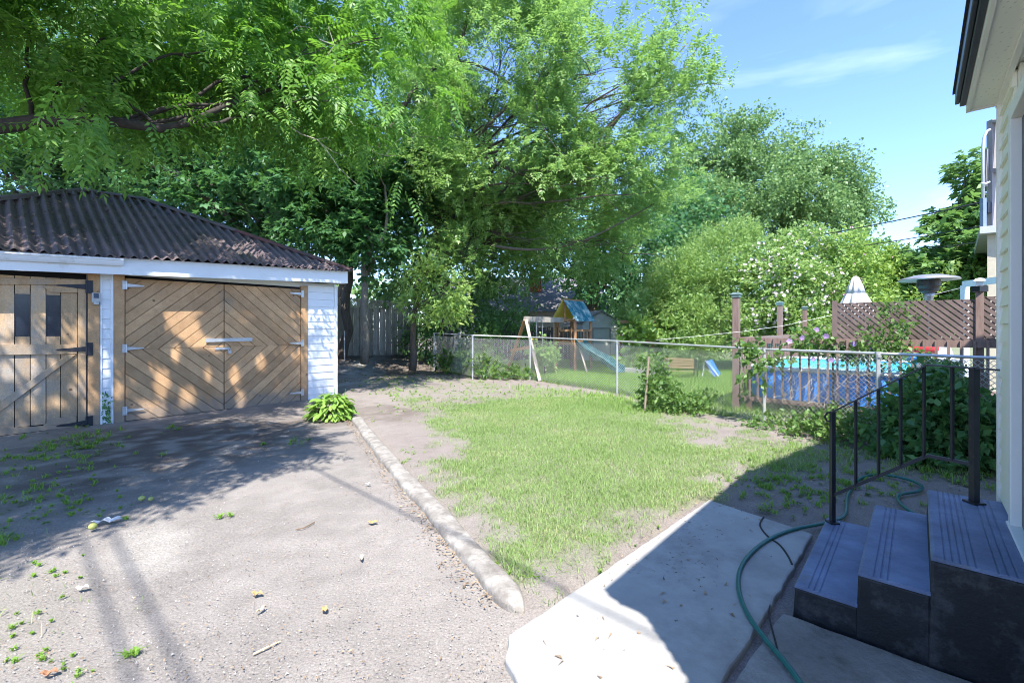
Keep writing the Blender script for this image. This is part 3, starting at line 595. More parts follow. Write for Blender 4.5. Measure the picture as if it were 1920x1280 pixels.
# ================================================================ HOUSE (right edge)
W = .385
M_cream = mat('cream_siding', (0.84, 0.83, 0.72), (0.80, 0.79, 0.68), 2.5, 0.5, bump=.05, dirt=(.45, .44, .38), dirt_t=.72)
M_creamtrim = mat('cream_trim', (0.82, 0.81, 0.76), (0.76, 0.75, 0.70), 2, 0.5)
M_navy = mat('navy_frame', (0.018, 0.028, 0.045), rough=.35, spec=.5)
M_shing = mat('dark_shingle', (0.05, 0.055, 0.075), (0.03, 0.032, 0.045), 14, 0.9, bump=.8, bscale=30)
hs = thing('house', ts(1.4, 1.6), 'cream sided house at the right edge with dark gutter, perforated soffit and glazed storm door', 'house')
siding(3.48, 3.925, .30, 2.835, 'siding', s=W, par=hs, m=M_cream, step=.1, out=-1)
siding(.98, 2.45, .30, 2.835, 'siding', s=W, par=hs, m=M_cream, step=.1, out=-1); siding(-1.25, .975, .30, 2.2, 'siding', s=W, par=hs, m=M_cream, step=.1, out=-1)
mb = MB(); mb.tsbox(.98, 2.45, W + .001, W + .2, -.1, 2.84); mb.tsbox(-1.25, .979, W + .001, W + .2, -.1, 2.21); mb.tsbox(3.42, 3.95, W + .001, W + .2, -.1, 2.84); mb.tsbox(2.451, 3.419, W + .12, W + .2, -.1, 2.84); mb.tsbox(3.75, 3.95, W + .201, 4.5, -.1, 2.84); mb.tsbox(-1.25, -1.1, W + .201, 4.5, -.1, 2.21); mb.build('wall', M_cream, hs)
mb = MB(); mb.tsbox(3.915, 3.965, W - .032, W - .0, .30, 2.835); mb.tsbox(3.952, 3.965, W, W + .06, .30, 2.835); mb.build('corner_trim', M_creamtrim, hs)
mb = MB(); mb.tsbox(-1.2, 3.94, W - .008, W + .0, -.05, .31); mb.build('foundation', mat('foundation_block', (.2, .19, .18), (.12, .11, .1), 6, .95, bump=.5), hs)
# casing and door
mb = MB(); mb.tsbox(3.40, 3.475, W - .034, W + .02, .50, 2.56); mb.tsbox(2.42, 2.49, W - .034, W + .02, .50, 2.56); mb.tsbox(2.42, 3.475, W - .033, W + .02, 2.5605, 2.63); mb.build('door_casing', M_creamtrim, hs, bevel=.004)
mb = MB(); mb.tsbox(2.40, 3.48, W - .042, W + .06, .475, .50); mb.tsbox(2.42, 3.44, W - .035, W + .0, .30, .474); mb.build('door_sill', M_creamtrim, hs, bevel=.004)
mb = MB(); d0, d1 = W + .005, W + .045
mb.tsbox(3.27, 3.395, d0, d1, .51, 2.55); mb.tsbox(2.495, 2.58, d0, d1, .51, 2.55); mb.tsbox(2.581, 3.269, d0, d1, 2.45, 2.55); mb.tsbox(2.581, 3.269, d0, d1, 1.30, 1.37); mb.tsbox(2.581, 3.269, d0, d1, .51, .60); dr = mb.build('storm_door', M_navy, hs); ORIG[dr.name] = ORIG[hs.name]
mb = MB(); mb.tsbox(2.581, 3.269, d0 + .012, d0 + .02, 1.371, 2.449); mb.build('pane', M_glassdark, dr)
mb = MB(); mb.tsbox(2.581, 3.269, d0 + .008, d0 + .025, .601, 1.299); mb.build('lower_panel', mat('olive_panel', (.075, .07, .045), (.05, .048, .03), 2, .5), dr)
mb = MB(); mb.tube([ts(2.62, d0 - .05, 1.25), ts(2.62, d0 - .05, 1.42)], .009, 8); mb.tube([ts(2.62, d0 - .05, 1.3), ts(2.62, d0, 1.3)], .007, 6); mb.tube([ts(2.62, d0 - .05, 1.38), ts(2.62, d0, 1.38)], .007, 6); mb.build('handle', M_galv, dr)
# soffit, fascia, gutter, roof
msf, nts, bs = base_mat('perforated_soffit', .6); L = nts.links
tcn = N(nts, 'ShaderNodeTexCoord'); mpn = N(nts, 'ShaderNodeMapping'); mpn.inputs['Rotation'].default_value = (0, 0, math.radians(41.8 - 90)); L.new(tcn.outputs['Object'], mpn.inputs['Vector'])
br = N(nts, 'ShaderNodeTexBrick', Scale=1.0); br.inputs['Mortar Size'].default_value = .0034; br.inputs['Brick Width'].default_value = .02; br.inputs['Row Height'].default_value = .0135
vv = N(nts, 'ShaderNodeTexVoronoi', Scale=44.0); vv.inputs['Randomness'].default_value = 0.12; mpn.inputs['Scale'].default_value = (1, .55, 1); L.new(mpn.outputs[0], vv.inputs['Vector'])
q = N(nts, 'ShaderNodeMapRange'); q.inputs[1].default_value = .20; q.inputs[2].default_value = .28; L.new(vv.outputs['Distance'], q.inputs[0])
mm = N(nts, 'ShaderNodeMixRGB', Color1=(.50, .49, .43, 1), Color2=(.82, .81, .74, 1)); L.new(q.outputs[0], mm.inputs['Fac']); L.new(mm.outputs[0], bs.inputs['Base Color'])
ES, EE, EB = .243, 3.985, .98
mb = MB(); mb.tsbox(EB, EE - .012, ES + .001, W + .12, 2.848, 2.856); mb.build('soffit', msf, hs)
mb = MB(); mb.tsbox(EB, EE, ES - .018, ES, 2.835, 2.93); mb.tsbox(EE - .011, EE, ES + .001, W + .2, 2.836, 2.93)
mb.tsbox(EB, EE - .012, W - .035, W - .012, 2.82, 2.847); mb.build('fascia', M_creamtrim, hs)
mb = MB(); mb.tsbox(EB, EE - .02, ES - .047, ES - .019, 2.875, 2.95); mb.tsbox(EB, EE - .03, ES - .068, ES - .048, 2.89, 2.965); mb.build('gutter', M_navy, hs, bevel=.004)
mb = MB(); mb.hexa([ts(EB, ES - .078, 2.967), ts(EE, ES - .078, 2.967), ts(EE, 1.6, 3.45), ts(EB, 1.6, 3.45), ts(EB, ES - .078, 2.985), ts(EE, ES - .078, 2.985), ts(EE, 1.6, 3.47), ts(EB, 1.6, 3.47)]); mb.build('roof', M_shing, hs)
# added unseen block behind the eave, its plan drawn for the shadow it casts
pl = [(.75, .80), (3.4, .80), (4.3, .98), (5.7, 1.22), (7.7, 2.0), (8.2, 5.2), (.75, 5.2)]
mb = MB(); mb.prism([ts(t, s, 2.2) for t, s in pl], (0, 0, 2.0)); mb.prism([ts(t, s, -.05) for t, s in [(4.2, 1.05), (5.7, 1.28), (7.7, 2.06), (8.15, 5.1), (4.2, 5.1)]], (0, 0, 2.24)); mb.build('shade_block', M_cream, hs)

# ================================================================ STOOP
mst, nt, b = base_mat('painted_concrete', .5, 0, .55); L = nt.links
tcn = N(nt, 'ShaderNodeTexCoord'); n1 = N(nt, 'ShaderNodeTexNoise', Scale=4.0, Detail=9.0, Roughness=.7); L.new(tcn.outputs['Object'], n1.inputs['Vector'])
r = N(nt, 'ShaderNodeValToRGB'); r.color_ramp.elements[0].position = .35; r.color_ramp.elements[0].color = (.020, .024, .036, 1); r.color_ramp.elements[1].position = .75; r.color_ramp.elements[1].color = (.06, .068, .092, 1); L.new(n1.outputs['Fac'], r.inputs['Fac'])
ns = N(nt, 'ShaderNodeTexNoise', Scale=160.0, Detail=3.0); L.new(tcn.outputs['Object'], ns.inputs['Vector']); q = N(nt, 'ShaderNodeMapRange'); q.inputs[1].default_value = .66; q.inputs[2].default_value = .72; L.new(ns.outputs['Fac'], q.inputs[0])
mm = N(nt, 'ShaderNodeMixRGB', Color2=(.2, .21, .24, 1)); L.new(q.outputs[0], mm.inputs['Fac']); L.new(r.outputs[0], mm.inputs['Color1']); L.new(mm.outputs[0], b.inputs['Base Color'])
rr = N(nt, 'ShaderNodeMapRange'); rr.inputs[3].default_value = .36; rr.inputs[4].default_value = .62; L.new(n1.outputs['Fac'], rr.inputs[0]); L.new(rr.outputs[0], b.inputs['Roughness'])
n3 = N(nt, 'ShaderNodeTexNoise', Scale=90.0, Detail=6.0, Roughness=.75); L.new(tcn.outputs['Object'], n3.inputs['Vector']); bp = N(nt, 'ShaderNodeBump', Strength=.55, Distance=.004); L.new(n3.outputs['Fac'], bp.inputs['Height']); L.new(bp.outputs[0], b.inputs['Normal'])
M_step = mst
stp = thing('concrete_steps', ts(3.3, 0), 'three dark painted concrete steps with grooved treads leading to the storm door', 'steps')
T0s, T1s = 2.74, 3.86
def step_mesh(s0, z1, s1=W - .012, t0=T0s, t1=T1s, grooves=((.05, .13),), z0=-.03):
    # profile across t is straight; tread surface with grooves running along t
    mb = MB(); xs_ = [s0]
    prof = [(s0 - .006, z0), (s0 - .004, z1 - .010), (s0 + .0, z1 - .004), (s0 + .008, z1)]
    for a, b_ in grooves:
        n_ = max(2, int((b_ - a) / .021)); 
        for i in range(n_):
            c = s0 + a + (b_ - a) * (i + .5) / n_; prof += [(c - .004, z1), (c - .002, z1 - .004), (c + .002, z1 - .004), (c + .004, z1)]
    prof += [(s1, z1), (s1, z0)]
    A = [ts(t0 - .0, s, z) for s, z in prof]; B = [ts(t1, s, z) for s, z in prof]; n = len(prof)
    mb.add(A + B, [tuple(range(n)), tuple(range(n, 2 * n))[::-1]] + [(i, n + i, n + (i + 1) % n, (i + 1) % n) for i in range(n)])
    return mb
M_tread = mat('worn_paint_sky_sheen', (.175, .235, .39), (.085, .115, .205), 5, .5, bump=.5, bscale=90, spec=.6, dirt=(.14, .15, .18), dirt_t=.66, dscale=9)  # blue of the reflected sky is put into this tread colour
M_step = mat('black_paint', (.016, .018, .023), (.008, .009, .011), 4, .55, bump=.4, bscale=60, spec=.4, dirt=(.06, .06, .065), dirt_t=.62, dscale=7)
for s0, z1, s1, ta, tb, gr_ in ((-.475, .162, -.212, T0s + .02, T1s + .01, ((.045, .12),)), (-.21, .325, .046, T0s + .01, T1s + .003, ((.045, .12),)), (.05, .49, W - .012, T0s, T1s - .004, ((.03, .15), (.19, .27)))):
    bd = MB(); pr = [(s0 - .014, -.03), (s0 - .004, z1 - .02), (s1, z1 - .02), (s1, -.03)]; A = [ts(ta, s, z) for s, z in pr]; B = [ts(tb, s, z) for s, z in pr]
    bd.add(A + B, [(0, 1, 2, 3), (7, 6, 5, 4)] + [(i, 4 + i, 4 + (i + 1) % 4, (i + 1) % 4) for i in range(4)]); so = bd.build('step', M_step, stp, bevel=.01); ORIG[so.name] = ORIG[stp.name]
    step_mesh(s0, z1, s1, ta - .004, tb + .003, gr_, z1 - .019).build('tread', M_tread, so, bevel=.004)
# ================================================================ RAILING
rl = thing('handrail', ts(3.78, -.1, .16), 'thin black iron handrail with square balusters on the dark concrete steps', 'handrail')
RTm = 3.765
P1t = ts(RTm + .03, -.435, .925); C1 = ts(RTm, .045, 1.275); BP = ts(RTm - .03, .245, 1.275); EN = ts(RTm - .05, .36 - .015, 1.265)
mb = MB(); mb.bar(P1t, C1, .032, .009, (0, 0, 1)); mb.bar(C1, EN, .032, .009); 
mb.tube([Vector(P1t) + Vector((0, 0, 0)), Vector(P1t) + Vector(ts(0, -.03, -.01)), Vector(P1t) + Vector(ts(0, -.045, -.04)), Vector(P1t) + Vector(ts(0, -.03, -.07)), Vector(P1t) + Vector(ts(0, -.01, -.065))], .007, 6)
mb.build('top_rail', M_iron, rl)
B0 = ts(RTm + .03, -.43, .355); B1 = ts(RTm, .045, .72); B2 = ts(RTm - .03, .245, .712)
MB().bar(B0, B1, .013, .02).bar(B1, B2, .013, .02).build('bottom_rail', M_iron, rl)
MB().bar(ts(RTm + .03, -.435, .16), P1t, .026, .026, (1, 0, 0)).bar(ts(RTm + .03, -.435, .161), ts(RTm + .03, -.435, .172), .06, .06, (1, 0, 0)).build('post', M_iron, rl)
MB().bar(ts(RTm - .03, .245, .488), BP, .033, .033, (1, 0, 0)).bar(ts(RTm - .03, .245, .489), ts(RTm - .03, .245, .50), .07, .07, (1, 0, 0)).build('post', M_iron, rl)
for k in (.26, .51, .74, .97): 
    a, b_ = Vector(B0).lerp(Vector(B1), k), Vector(P1t).lerp(Vector(C1), k); b_.x, b_.y = a.x, a.y; MB().bar(a, b_, .0135, .0135, (1, 0, 0)).build('baluster', M_iron, rl)
a, b_ = Vector(B1).lerp(Vector(B2), .55), Vector(C1).lerp(Vector(BP), .55); MB().bar(a, b_, .0135, .0135, (1, 0, 0)).build('baluster', M_iron, rl)
# ================================================================ HOSE and ground bits
def ground_curve(pts, r, name, m, z=None, n=60, nn=8):
    P = smooth_path([gp(*p) for p in pts], n); o = MB().tube([(x, y, (r + .022) if z is None else z) for x, y, _ in P], r, nn).build(name, m, smooth=True); return o
M_hose = mat('green_hose', (0.012, 0.14, 0.12), (0.008, 0.10, 0.09), 30, .35, spec=.5)
o = ground_curve([(1510, 1310), (1478, 1262), (1436, 1212), (1400, 1160), (1384, 1108), (1394, 1064), (1432, 1026), (1480, 1003), (1530, 992), (1560, 985), (1585, 972), (1590, 935), (1612, 904), (1650, 895), (1700, 904), (1728, 917), (1722, 928), (1690, 933), (1683, 943), (1700, 962), (1730, 978), (1760, 990)], .0125, 'garden_hose', M_hose, n=150)
tag(o, 'dark green garden hose curving over the concrete path and round behind the steps', 'hose')
M_crack = mat('old_rubber', (.05, .048, .045), rough=.9)
o = ground_curve([(1432, 975), (1425, 990), (1438, 1010), (1462, 1028), (1478, 1050), (1485, 1065)], .006, 'dead_vine', M_crack, z=.026); tag(o, 'thin dead vine strand lying across the path under the green hose', 'vine')
o = ground_curve([(1445, 1130), (1442, 1160), (1452, 1200), (1462, 1240)], .004, 'dead_vine', M_crack, z=.017, n=20); tag(o, 'short dark dead vine strand on the broken concrete left of the steps', 'vine')
M_apple = mat('green_apple', (.42, .44, .14), (.30, .34, .09), 10, .45)
def blob(name, px_, py_, r, m, lab, cat, sq=.85):
    x, y, z = gp(px_, py_); mb = MB(); pr = [(r * math.sin(a) + .0004, r * sq * (1 - math.cos(a))) for a in np.linspace(0, math.pi, 10)]; mb.lathe((x, y, .012), pr, 14)
    mb.tube([(x, y, .012 + 2 * r * sq), (x + .004, y, .03 + 2 * r * sq)], .002, 5); return tag(mb.build(name, m, smooth=True), lab, cat, 'fallen green apples')
blob('fallen_apple', 266, 941, .026, M_apple, 'fallen yellow green apple standing alone at the edge of the tree shade', 'apple')
blob('fallen_apple', 283, 941, .021, M_apple, 'fallen yellow green apple beside the small weed sprig', 'apple')
blob('fallen_apple', 174, 995, .027, M_apple, 'fallen yellow green apple just left of the crumpled white paper', 'apple')
x, y, z = gp(197, 982); V = []; Fs = []
for i in range(7):
    for j in range(5): V.append((x + (i - 3) * .022 + (j - 2) * .01, y + (j - 2) * .02 + (i - 3) * .008, .016 + .03 * abs(math.sin(i * 1.1 + j * .7)) * (1 if 0 < i < 6 else .3)))
for i in range(6):
    for j in range(4): Fs.append((i * 5 + j, (i + 1) * 5 + j, (i + 1) * 5 + j + 1, i * 5 + j + 1))
M_paper = mat('paper', (.72, .72, .72), rough=.8)
tag(link_mesh('paper_scrap', V, Fs, M_paper), 'crumpled white paper scrap lying on the driveway dirt', 'litter')
M_yl = mat('yellow_leaf', (.50, .33, .15), (.38, .24, .1), 20, .7); M_tanchip = mat('tan_chip', (.58, .48, .34), rough=.85); M_pl = mat('pale_chip', (.68, .66, .6), rough=.8)
def leafbit(name, px_, py_, l, w, m, lab, cat, ang, grp=None):
    x, y, z = gp(px_, py_); a = math.radians(ang); d = np.array([math.cos(a), math.sin(a)]); n_ = np.array([-d[1], d[0]]); V = []
    for i in range(7):
        u = i / 6; ww = w * math.sin(math.pi * min(max(u, .04), .97)) ** .7 / 2; zz = .02 + .014 * math.sin(u * 5 + 1) ** 2
        for sg in (-1, 0, 1): V.append((x + d[0] * l * (u - .5) + n_[0] * ww * sg, y + d[1] * l * (u - .5) + n_[1] * ww * sg, zz + (.006 if sg else 0)))
    Fs = [(i * 3 + j, (i + 1) * 3 + j, (i + 1) * 3 + j + 1, i * 3 + j + 1) for i in range(6) for j in range(2)]
    o = link_mesh(name, V, Fs, m); md = o.modifiers.new('s', 'SOLIDIFY'); md.thickness = .002; tag(o, lab, cat, grp)
leafbit('fallen_leaf', 699, 985, .07, .04, M_yl, 'broad yellow orange fallen leaf in the middle of the driveway, near the curb', 'leaf', 10, 'single fallen leaves on the driveway')
leafbit('fallen_leaf', 482, 1121, .06, .03, M_yl, 'yellow curled fallen leaf near the middle foreground of the dirt driveway', 'leaf', 0, 'single fallen leaves on the driveway')
leafbit('fallen_leaf', 609, 1151, .05, .028, M_yl, 'small ochre fallen leaf low on the dirt driveway, above and right of the long stick', 'leaf', 120, 'single fallen leaves on the driveway')
leafbit('fallen_leaf', 92, 1272, .06, .03, mat('rust_leaf', (.36, .18, .1), rough=.8), 'rust brown fallen leaf at the bottom left corner of the dirt', 'leaf', 20, 'single fallen leaves on the driveway')
leafbit('wood_chip', 690, 912, .05, .02, M_pl, 'pale flat chip beside the curb leaf litter', 'wood chip', 30, 'loose chips on the dirt')
leafbit('wood_chip', 154, 1110, .06, .035, M_pl, 'pale rounded chip on the left side of the driveway', 'wood chip', 20, 'loose chips on the dirt')
leafbit('wood_chip', 490, 1151, .06, .014, M_tanchip, 'slim tan wood chip standing out below the yellow curled leaf', 'wood chip', 70, 'loose chips on the dirt')
leafbit('wood_chip', 678, 1052, .08, .02, M_tanchip, 'long tan wood chip on the right half of the driveway', 'wood chip', 110, 'loose chips on the dirt')
o = MB().tube([gp(474, 1226, .012), gp(500, 1213, .016), gp(526, 1201, .012)], [.004, .005, .003], 6).build('stick', M_tanchip); tag(o, 'straight tan stick lying on the dirt at the bottom of the driveway', 'stick')
o = MB().tube([gp(555, 992, .012), gp(570, 989, .016), gp(590, 978, .012)], .004, 6).build('stick', mat('brown_stick', (.2, .13, .08), rough=.9)); tag(o, 'small crooked brown twig on the dirt halfway to the garage', 'stick')
# ================================================================ CHAIN LINK FENCE
cf = thing('chain_link_fence', ts(8.3, -5, 0), 'low galvanised chain link fence with thin round posts across the back of the lawn', 'fence')
M_wire = mat('chain_wire', (.56, .57, .56), (.42, .42, .41), 8, .5, metal=.2)
M_rustpost = mat('rusty_post', (.36, .29, .22), (.26, .2, .15), 6, .7, metal=.2)
posts = [((814, 690), 625), ((886, 707), 629), ((994, 711), 632.5), ((1157, 740), 640), ((1433, 803), 656)]
PT = []
for (px, py), pt in posts:
    h = (py - pt); Z = 1.22 * F / h; x = (px - 960) / F * Z; zt = H + (HY - pt) * Z / F; PT.append((x, Z, zt - 1.22, zt))
x6, y6, _ = ts(7.35, -.37); x7, y7, _ = ts(7.2, 1.0)
PT += [(x6, y6, 0, 1.17), (x7, y7, 0, 1.16)]
for i, (x, y, zb, zt) in enumerate(PT):
    mb = MB(); mb.tube([(x, y, zb - .1), (x, y, zt)], .024, 10); mb.tube([(x, y, zt), (x, y, zt + .03)], .03, 10); mb.tube([(x, y - .01, zt - .04), (x, y - .01, zt)], .029, 8); mb.build('post', M_galv, cf)
Z = 1.22 * F / 90; x = (1212 - 960) / F * Z; MB().tube([((1208 - 960) / F * 8.0, 8.0, -.05), ((1217 - 960) / F * 8.0, 8.02, 1.0)], .02, 8).build('post', M_rustpost, cf)
mb = MB(); top = [(x, y, zt + .01) for x, y, zb, zt in PT]; mb.tube(top, .018, 8); mb.build('top_rail', M_galv, cf)
V = []; Fs = []
def wire(mb, p, q, r=.0021): mb.tube([p, q], r, 3, cap=False)
mb = MB(); ds = .062; rng_i = 0
for i in range(len(PT) - 1):
    a, b_ = np.array(PT[i]), np.array(PT[i + 1]); Ls = np.hypot(*(b_ - a)[:2]); n = max(1, int(Ls / ds)); hgt = 1.17
    rr = .003 if i < 2 else (.0032 if i == 2 else .0036)
    nr = int(hgt / ds)
    def pt(u, v):
        k = u / n; x, y, z0 = (a + (b_ - a) * k)[:3]; bow = .02 * math.sin(k * math.pi) * math.sin(v / nr * 3.1) ; return (x + bow, y, z0 + .03 + v * ds)
    for u in range(-nr, n + 1):     # each straight diagonal run is one wire
        lo = max(0, -u); hi = min(nr, n - u)
        if hi > lo:
            st = [pt(u + w, w) for w in range(lo, hi + 1, 4)]; 
            if (hi - lo) % 4: st.append(pt(u + hi, hi))
            mb.tube(st, rr, 3, cap=False)
            st = [pt(n - u - w, w) for w in range(lo, hi + 1, 4)]
            if (hi - lo) % 4: st.append(pt(n - u - hi, hi))
            mb.tube(st, rr, 3, cap=False)
mb.build('wire_mesh', M_wire, cf)
# ================================================================ BOARD FENCE (back left)
M_greyw = mat('grey_fence_board', (.40, .37, .32), (.28, .255, .215), 5, .85, bump=.4, stretch=(3, 3, .5), island=.2, dirt=(.2, .19, .15), dirt_t=.6)
bf = thing('board_fence', ts(8, -15.3, .4), 'tall weathered grey board fence with lattice strip behind the trees beside the garage', 'fence')
SB = -15.35
def zf(t): return .47 + .02 * (t - 7)
mb = MB(); t = 3.2; k = 0
while t < 11.2:
    o_ = .03 if k % 2 else -.03; w = .15; mb.tsbox(t, t + w, SB + o_ - .01, SB + o_ + .01, zf(t) - .12, zf(t) + 1.74 + random.uniform(-.01, .01)); t += .135; k += 1
mb.build('board_panel', M_greyw, bf)
mb = MB(); mb.tsbox(3.2, 11.2, SB - .018, SB + .018, zf(7) + .42, zf(7) + .50); mb.tsbox(3.2, 11.2, SB - .05, SB + .05, zf(7) + 1.76, zf(7) + 1.80); mb.tsbox(3.2, 11.2, SB - .03, SB + .03, zf(7) + 2.07, zf(7) + 2.10); mb.build('rail', M_greyw, bf)
def lattice(mb, P, Q, z0, z1, sp=.1, w=.036, th=.008, off=(0, 0, 0)):
    """crossed laths in the vertical plane through ground points P-Q"""
    P, Q = Vector((P[0], P[1], 0)), Vector((Q[0], Q[1], 0)); Ln = (Q - P).length; d = (Q - P) / Ln; nrm = Vector((d.y, -d.x, 0)); o_ = Vector(off)
    hh = z1 - z0
    for sgn, oo in ((1, 0), (-1, th + .001)):
        u = -hh
        while u < Ln + hh:
            pts = clip_poly([(0, 0), (Ln, 0), (Ln, hh), (0, hh)], sgn * -.7071, .7071, (-(u) * .7071 * sgn) + w / 2) if False else None
            nx, ny = (-.7071 * sgn, .7071); c = nx * u + ny * (0 if sgn > 0 else 0)
            p = clip_poly([(0, 0), (Ln, 0), (Ln, hh), (0, hh)], nx, ny, c + w / 2); p = clip_poly(p, -nx, -ny, -c + w / 2) if len(p) > 2 else []
            if len(p) > 2: mb.prism([P + d * x + Vector((0, 0, z0 + y)) + nrm * (oo) + o_ for x, y in p], nrm * th)
            u += sp * 1.4142
mb = MB(); a, b_ = ts(3.2, SB), ts(11.2, SB); lattice(mb, a, b_, zf(7) + 1.80, zf(7) + 2.07, .06, .03); mb.build('lattice_strip', M_greyw, bf)
for t in (4.0, 6.4, 8.8, 11.2): MB().tsbox(t - .05, t + .05, SB - .055, SB + .055, .2, zf(7) + 2.13).build('post', M_greyw, bf)
# ================================================================ POOL FENCE (brown pickets, three capped posts, lattice on top)
M_brown = mat('stained_picket', (.27, .185, .16), (.18, .12, .10), 6, .8, bump=.3, stretch=(3, 3, .5), island=.22)
M_brownd = mat('stained_lattice', (.20, .145, .13), (.13, .095, .085), 6, .85, island=.15)
M_teal = mat('weathered_copper_cap', (.24, .33, .31), rough=.6)
pf = thing('pool_fence', ts(8.9, -1, 0), 'reddish brown picket pool fence with three tall capped posts and lattice screen', 'fence')
TF = 8.9; DECK = .27
mb = MB(); mb.tsbox(TF - .02, TF + .02, -2.4, 3.5, 1.23, 1.33)
mb.hexa([ts(TF, -2.46, 1.23), ts(TF, -2.40, 1.23), ts(17, -2.46, 1.23), ts(17, -2.52, 1.23), ts(TF, -2.46, 1.33), ts(TF, -2.40, 1.33), ts(17, -2.46, 1.33), ts(17, -2.52, 1.33)])
mb.build('rail', M_brown, pf)
s = -2.36; pk0 = None; 
while s < 3.4:
    MB().tsbox(TF - .045, TF - .022, s - .015, s + .015, DECK - .02 + random.uniform(-.01, .01), 1.325 + random.uniform(-.006, .006)).build('picket', M_brown, pf); s += .128
t = TF + .16
while t < 16.8:
    MB().tsbox(t - .022, t + .022, -2.53, -2.505, DECK, 1.32).build('picket', M_brown, pf); t += .2
for tt, ss, zt in ((8.92, -2.47, 2.06), (12.6, -2.5, 2.06), (15.9, -2.5, 2.06)):
    mb = MB(); mb.tsbox(tt - .055, tt + .055, ss - .055, ss + .055, -.1, zt); po = mb.build('post', M_brown, pf, bevel=.006); ORIG[po.name] = ORIG[pf.name]
    mb = MB(); mb.tsbox(tt - .07, tt + .07, ss - .07, ss + .07, zt, zt + .045); mb.tsbox(tt - .085, tt + .085, ss - .085, ss + .085, zt + .046, zt + .07); mb.tsbox(tt - .06, tt + .06, ss - .06, ss + .06, zt + .071, zt + .09); mb.build('post_cap', M_teal, po, bevel=.008)
LT = TF + .06
mb = MB(); lattice(mb, ts(LT, -.97), ts(LT, .60), 1.32, 1.90, .064, .047); lattice(mb, ts(LT, .68), ts(LT, 2.6), 1.32, 1.93, .064, .047); mb.build('lattice_screen', M_brownd, pf)
mb = MB(); mb.tsbox(LT - .03, LT + .03, -1.03, -.965, 1.30, 1.94); mb.tsbox(LT - .035, LT + .035, -1.0, .6, 1.885, 1.915) if False else None; po = mb.build('post', M_brownd, pf)
mb = MB(); mb.tsbox(LT - .04, LT + .04, .60, .68, .2, 2.0); po = mb.build('post', M_brown, pf); ORIG[po.name] = ORIG[pf.name]
mb = MB(); c_ = ts(LT, .64); mb.box(c_[0] - .06, c_[0] + .06, c_[1] - .06, c_[1] + .06, 2.0, 2.08); mb.build('lamp_base', M_iron, po)
mb = MB(); mb.lathe((c_[0], c_[1], 2.08), [(.05, 0), (.05, .06), (.085, .065), (.06, .1), (.01, .11)], 4); mb.build('post_lamp', M_white, po)
# deck behind the fence
M_deck = mat('deck_board', (.2, .13, .1), (.13, .085, .065), 5, .85, island=.2)
dk = MB(); sx_ = -2.4
while sx_ < 3.4: dk.tsbox(TF - .0, TF + .08, sx_, sx_ + .135, DECK - .04, DECK); sx_ += .14
dk.tsbox(TF - .005, TF + .0, -2.42, 3.4, .20, DECK - .001); dk.tsbox(TF + .081, 12.8, .55, 3.4, DECK - .04, DECK - .002)
for s_ in np.arange(-2.3, 3.4, 1.1): dk.tsbox(TF + .0, TF + .08, s_, s_ + .09, -.1, DECK - .041)
tag(dk.build('pool_deck', M_deck), 'low brown timber deck edge under the pool and its picket fence', 'deck')
# ================================================================ POOL
M_liner = mat('pool_blue_wall', (.09, .34, .92), (.07, .28, .85), 2.5, .45, bump=.3, bscale=5, spec=.4)
M_rim = mat('pool_white_rim', (.70, .76, .80), (.6, .7, .76), 3, .4)
M_inner = mat('pool_cyan_liner', (.10, .52, .68), (.07, .42, .6), 3, .4)
pc = (11.05, -1.0); pa, pb = 1.95, 1.42
def supe(k, n=90, e=.55, sc_=1.0):
    a = 2 * math.pi * k / n; c, s_ = math.cos(a), math.sin(a)
    return pc[0] + pa * sc_ * math.copysign(abs(c) ** e, c), pc[1] + pb * sc_ * math.copysign(abs(s_) ** e, s_)
def ring(prof, name, m, par):
    V = []; Fs = []; n = 90
    for i, (r, z) in enumerate(prof):
        for k in range(n): t, s = supe(k, n, .36, r); V.append(ts(t, s, z))
    for i in range(len(prof) - 1):
        for k in range(n): Fs.append((i * n + k, i * n + (k + 1) % n, (i + 1) * n + (k + 1) % n, (i + 1) * n + k))
    return link_mesh(name, V, Fs, m, par, smooth=True)
po = thing('swimming_pool', ts(pc[0], pc[1], .2), 'blue walled above ground swimming pool with pale rim behind the brown pickets', 'pool')
ring([(1.0, .25), (1.012, .4), (1.012, .6), (1.0, .745)], 'pool_wall', M_liner, po)
ring([(1.012, .745), (1.025, .765), (1.02, .80), (.985, .815), (.955, .80), (.95, .77)], 'rim', M_rim, po)
ring([(.955, .80), (.955, .3), (.02, .3)], 'liner', M_inner, po)
V = [ts(*supe(k, 90, .36, .955), .66) for k in range(90)]
mw, nt, b = base_mat('pool_water', .08, 0, .5); b.inputs['Base Color'].default_value = (.10, .50, .62, 1); b.inputs['Alpha'].default_value = 1
nn_ = N(nt, 'ShaderNodeTexNoise', Scale=6.0, Detail=3.0); bp = N(nt, 'ShaderNodeBump', Strength=.3, Distance=.03); nt.links.new(nn_.outputs['Fac'], bp.inputs['Height']); nt.links.new(bp.outputs[0], b.inputs['Normal'])
link_mesh('water', V, [tuple(range(90))[::-1]], mw, po)
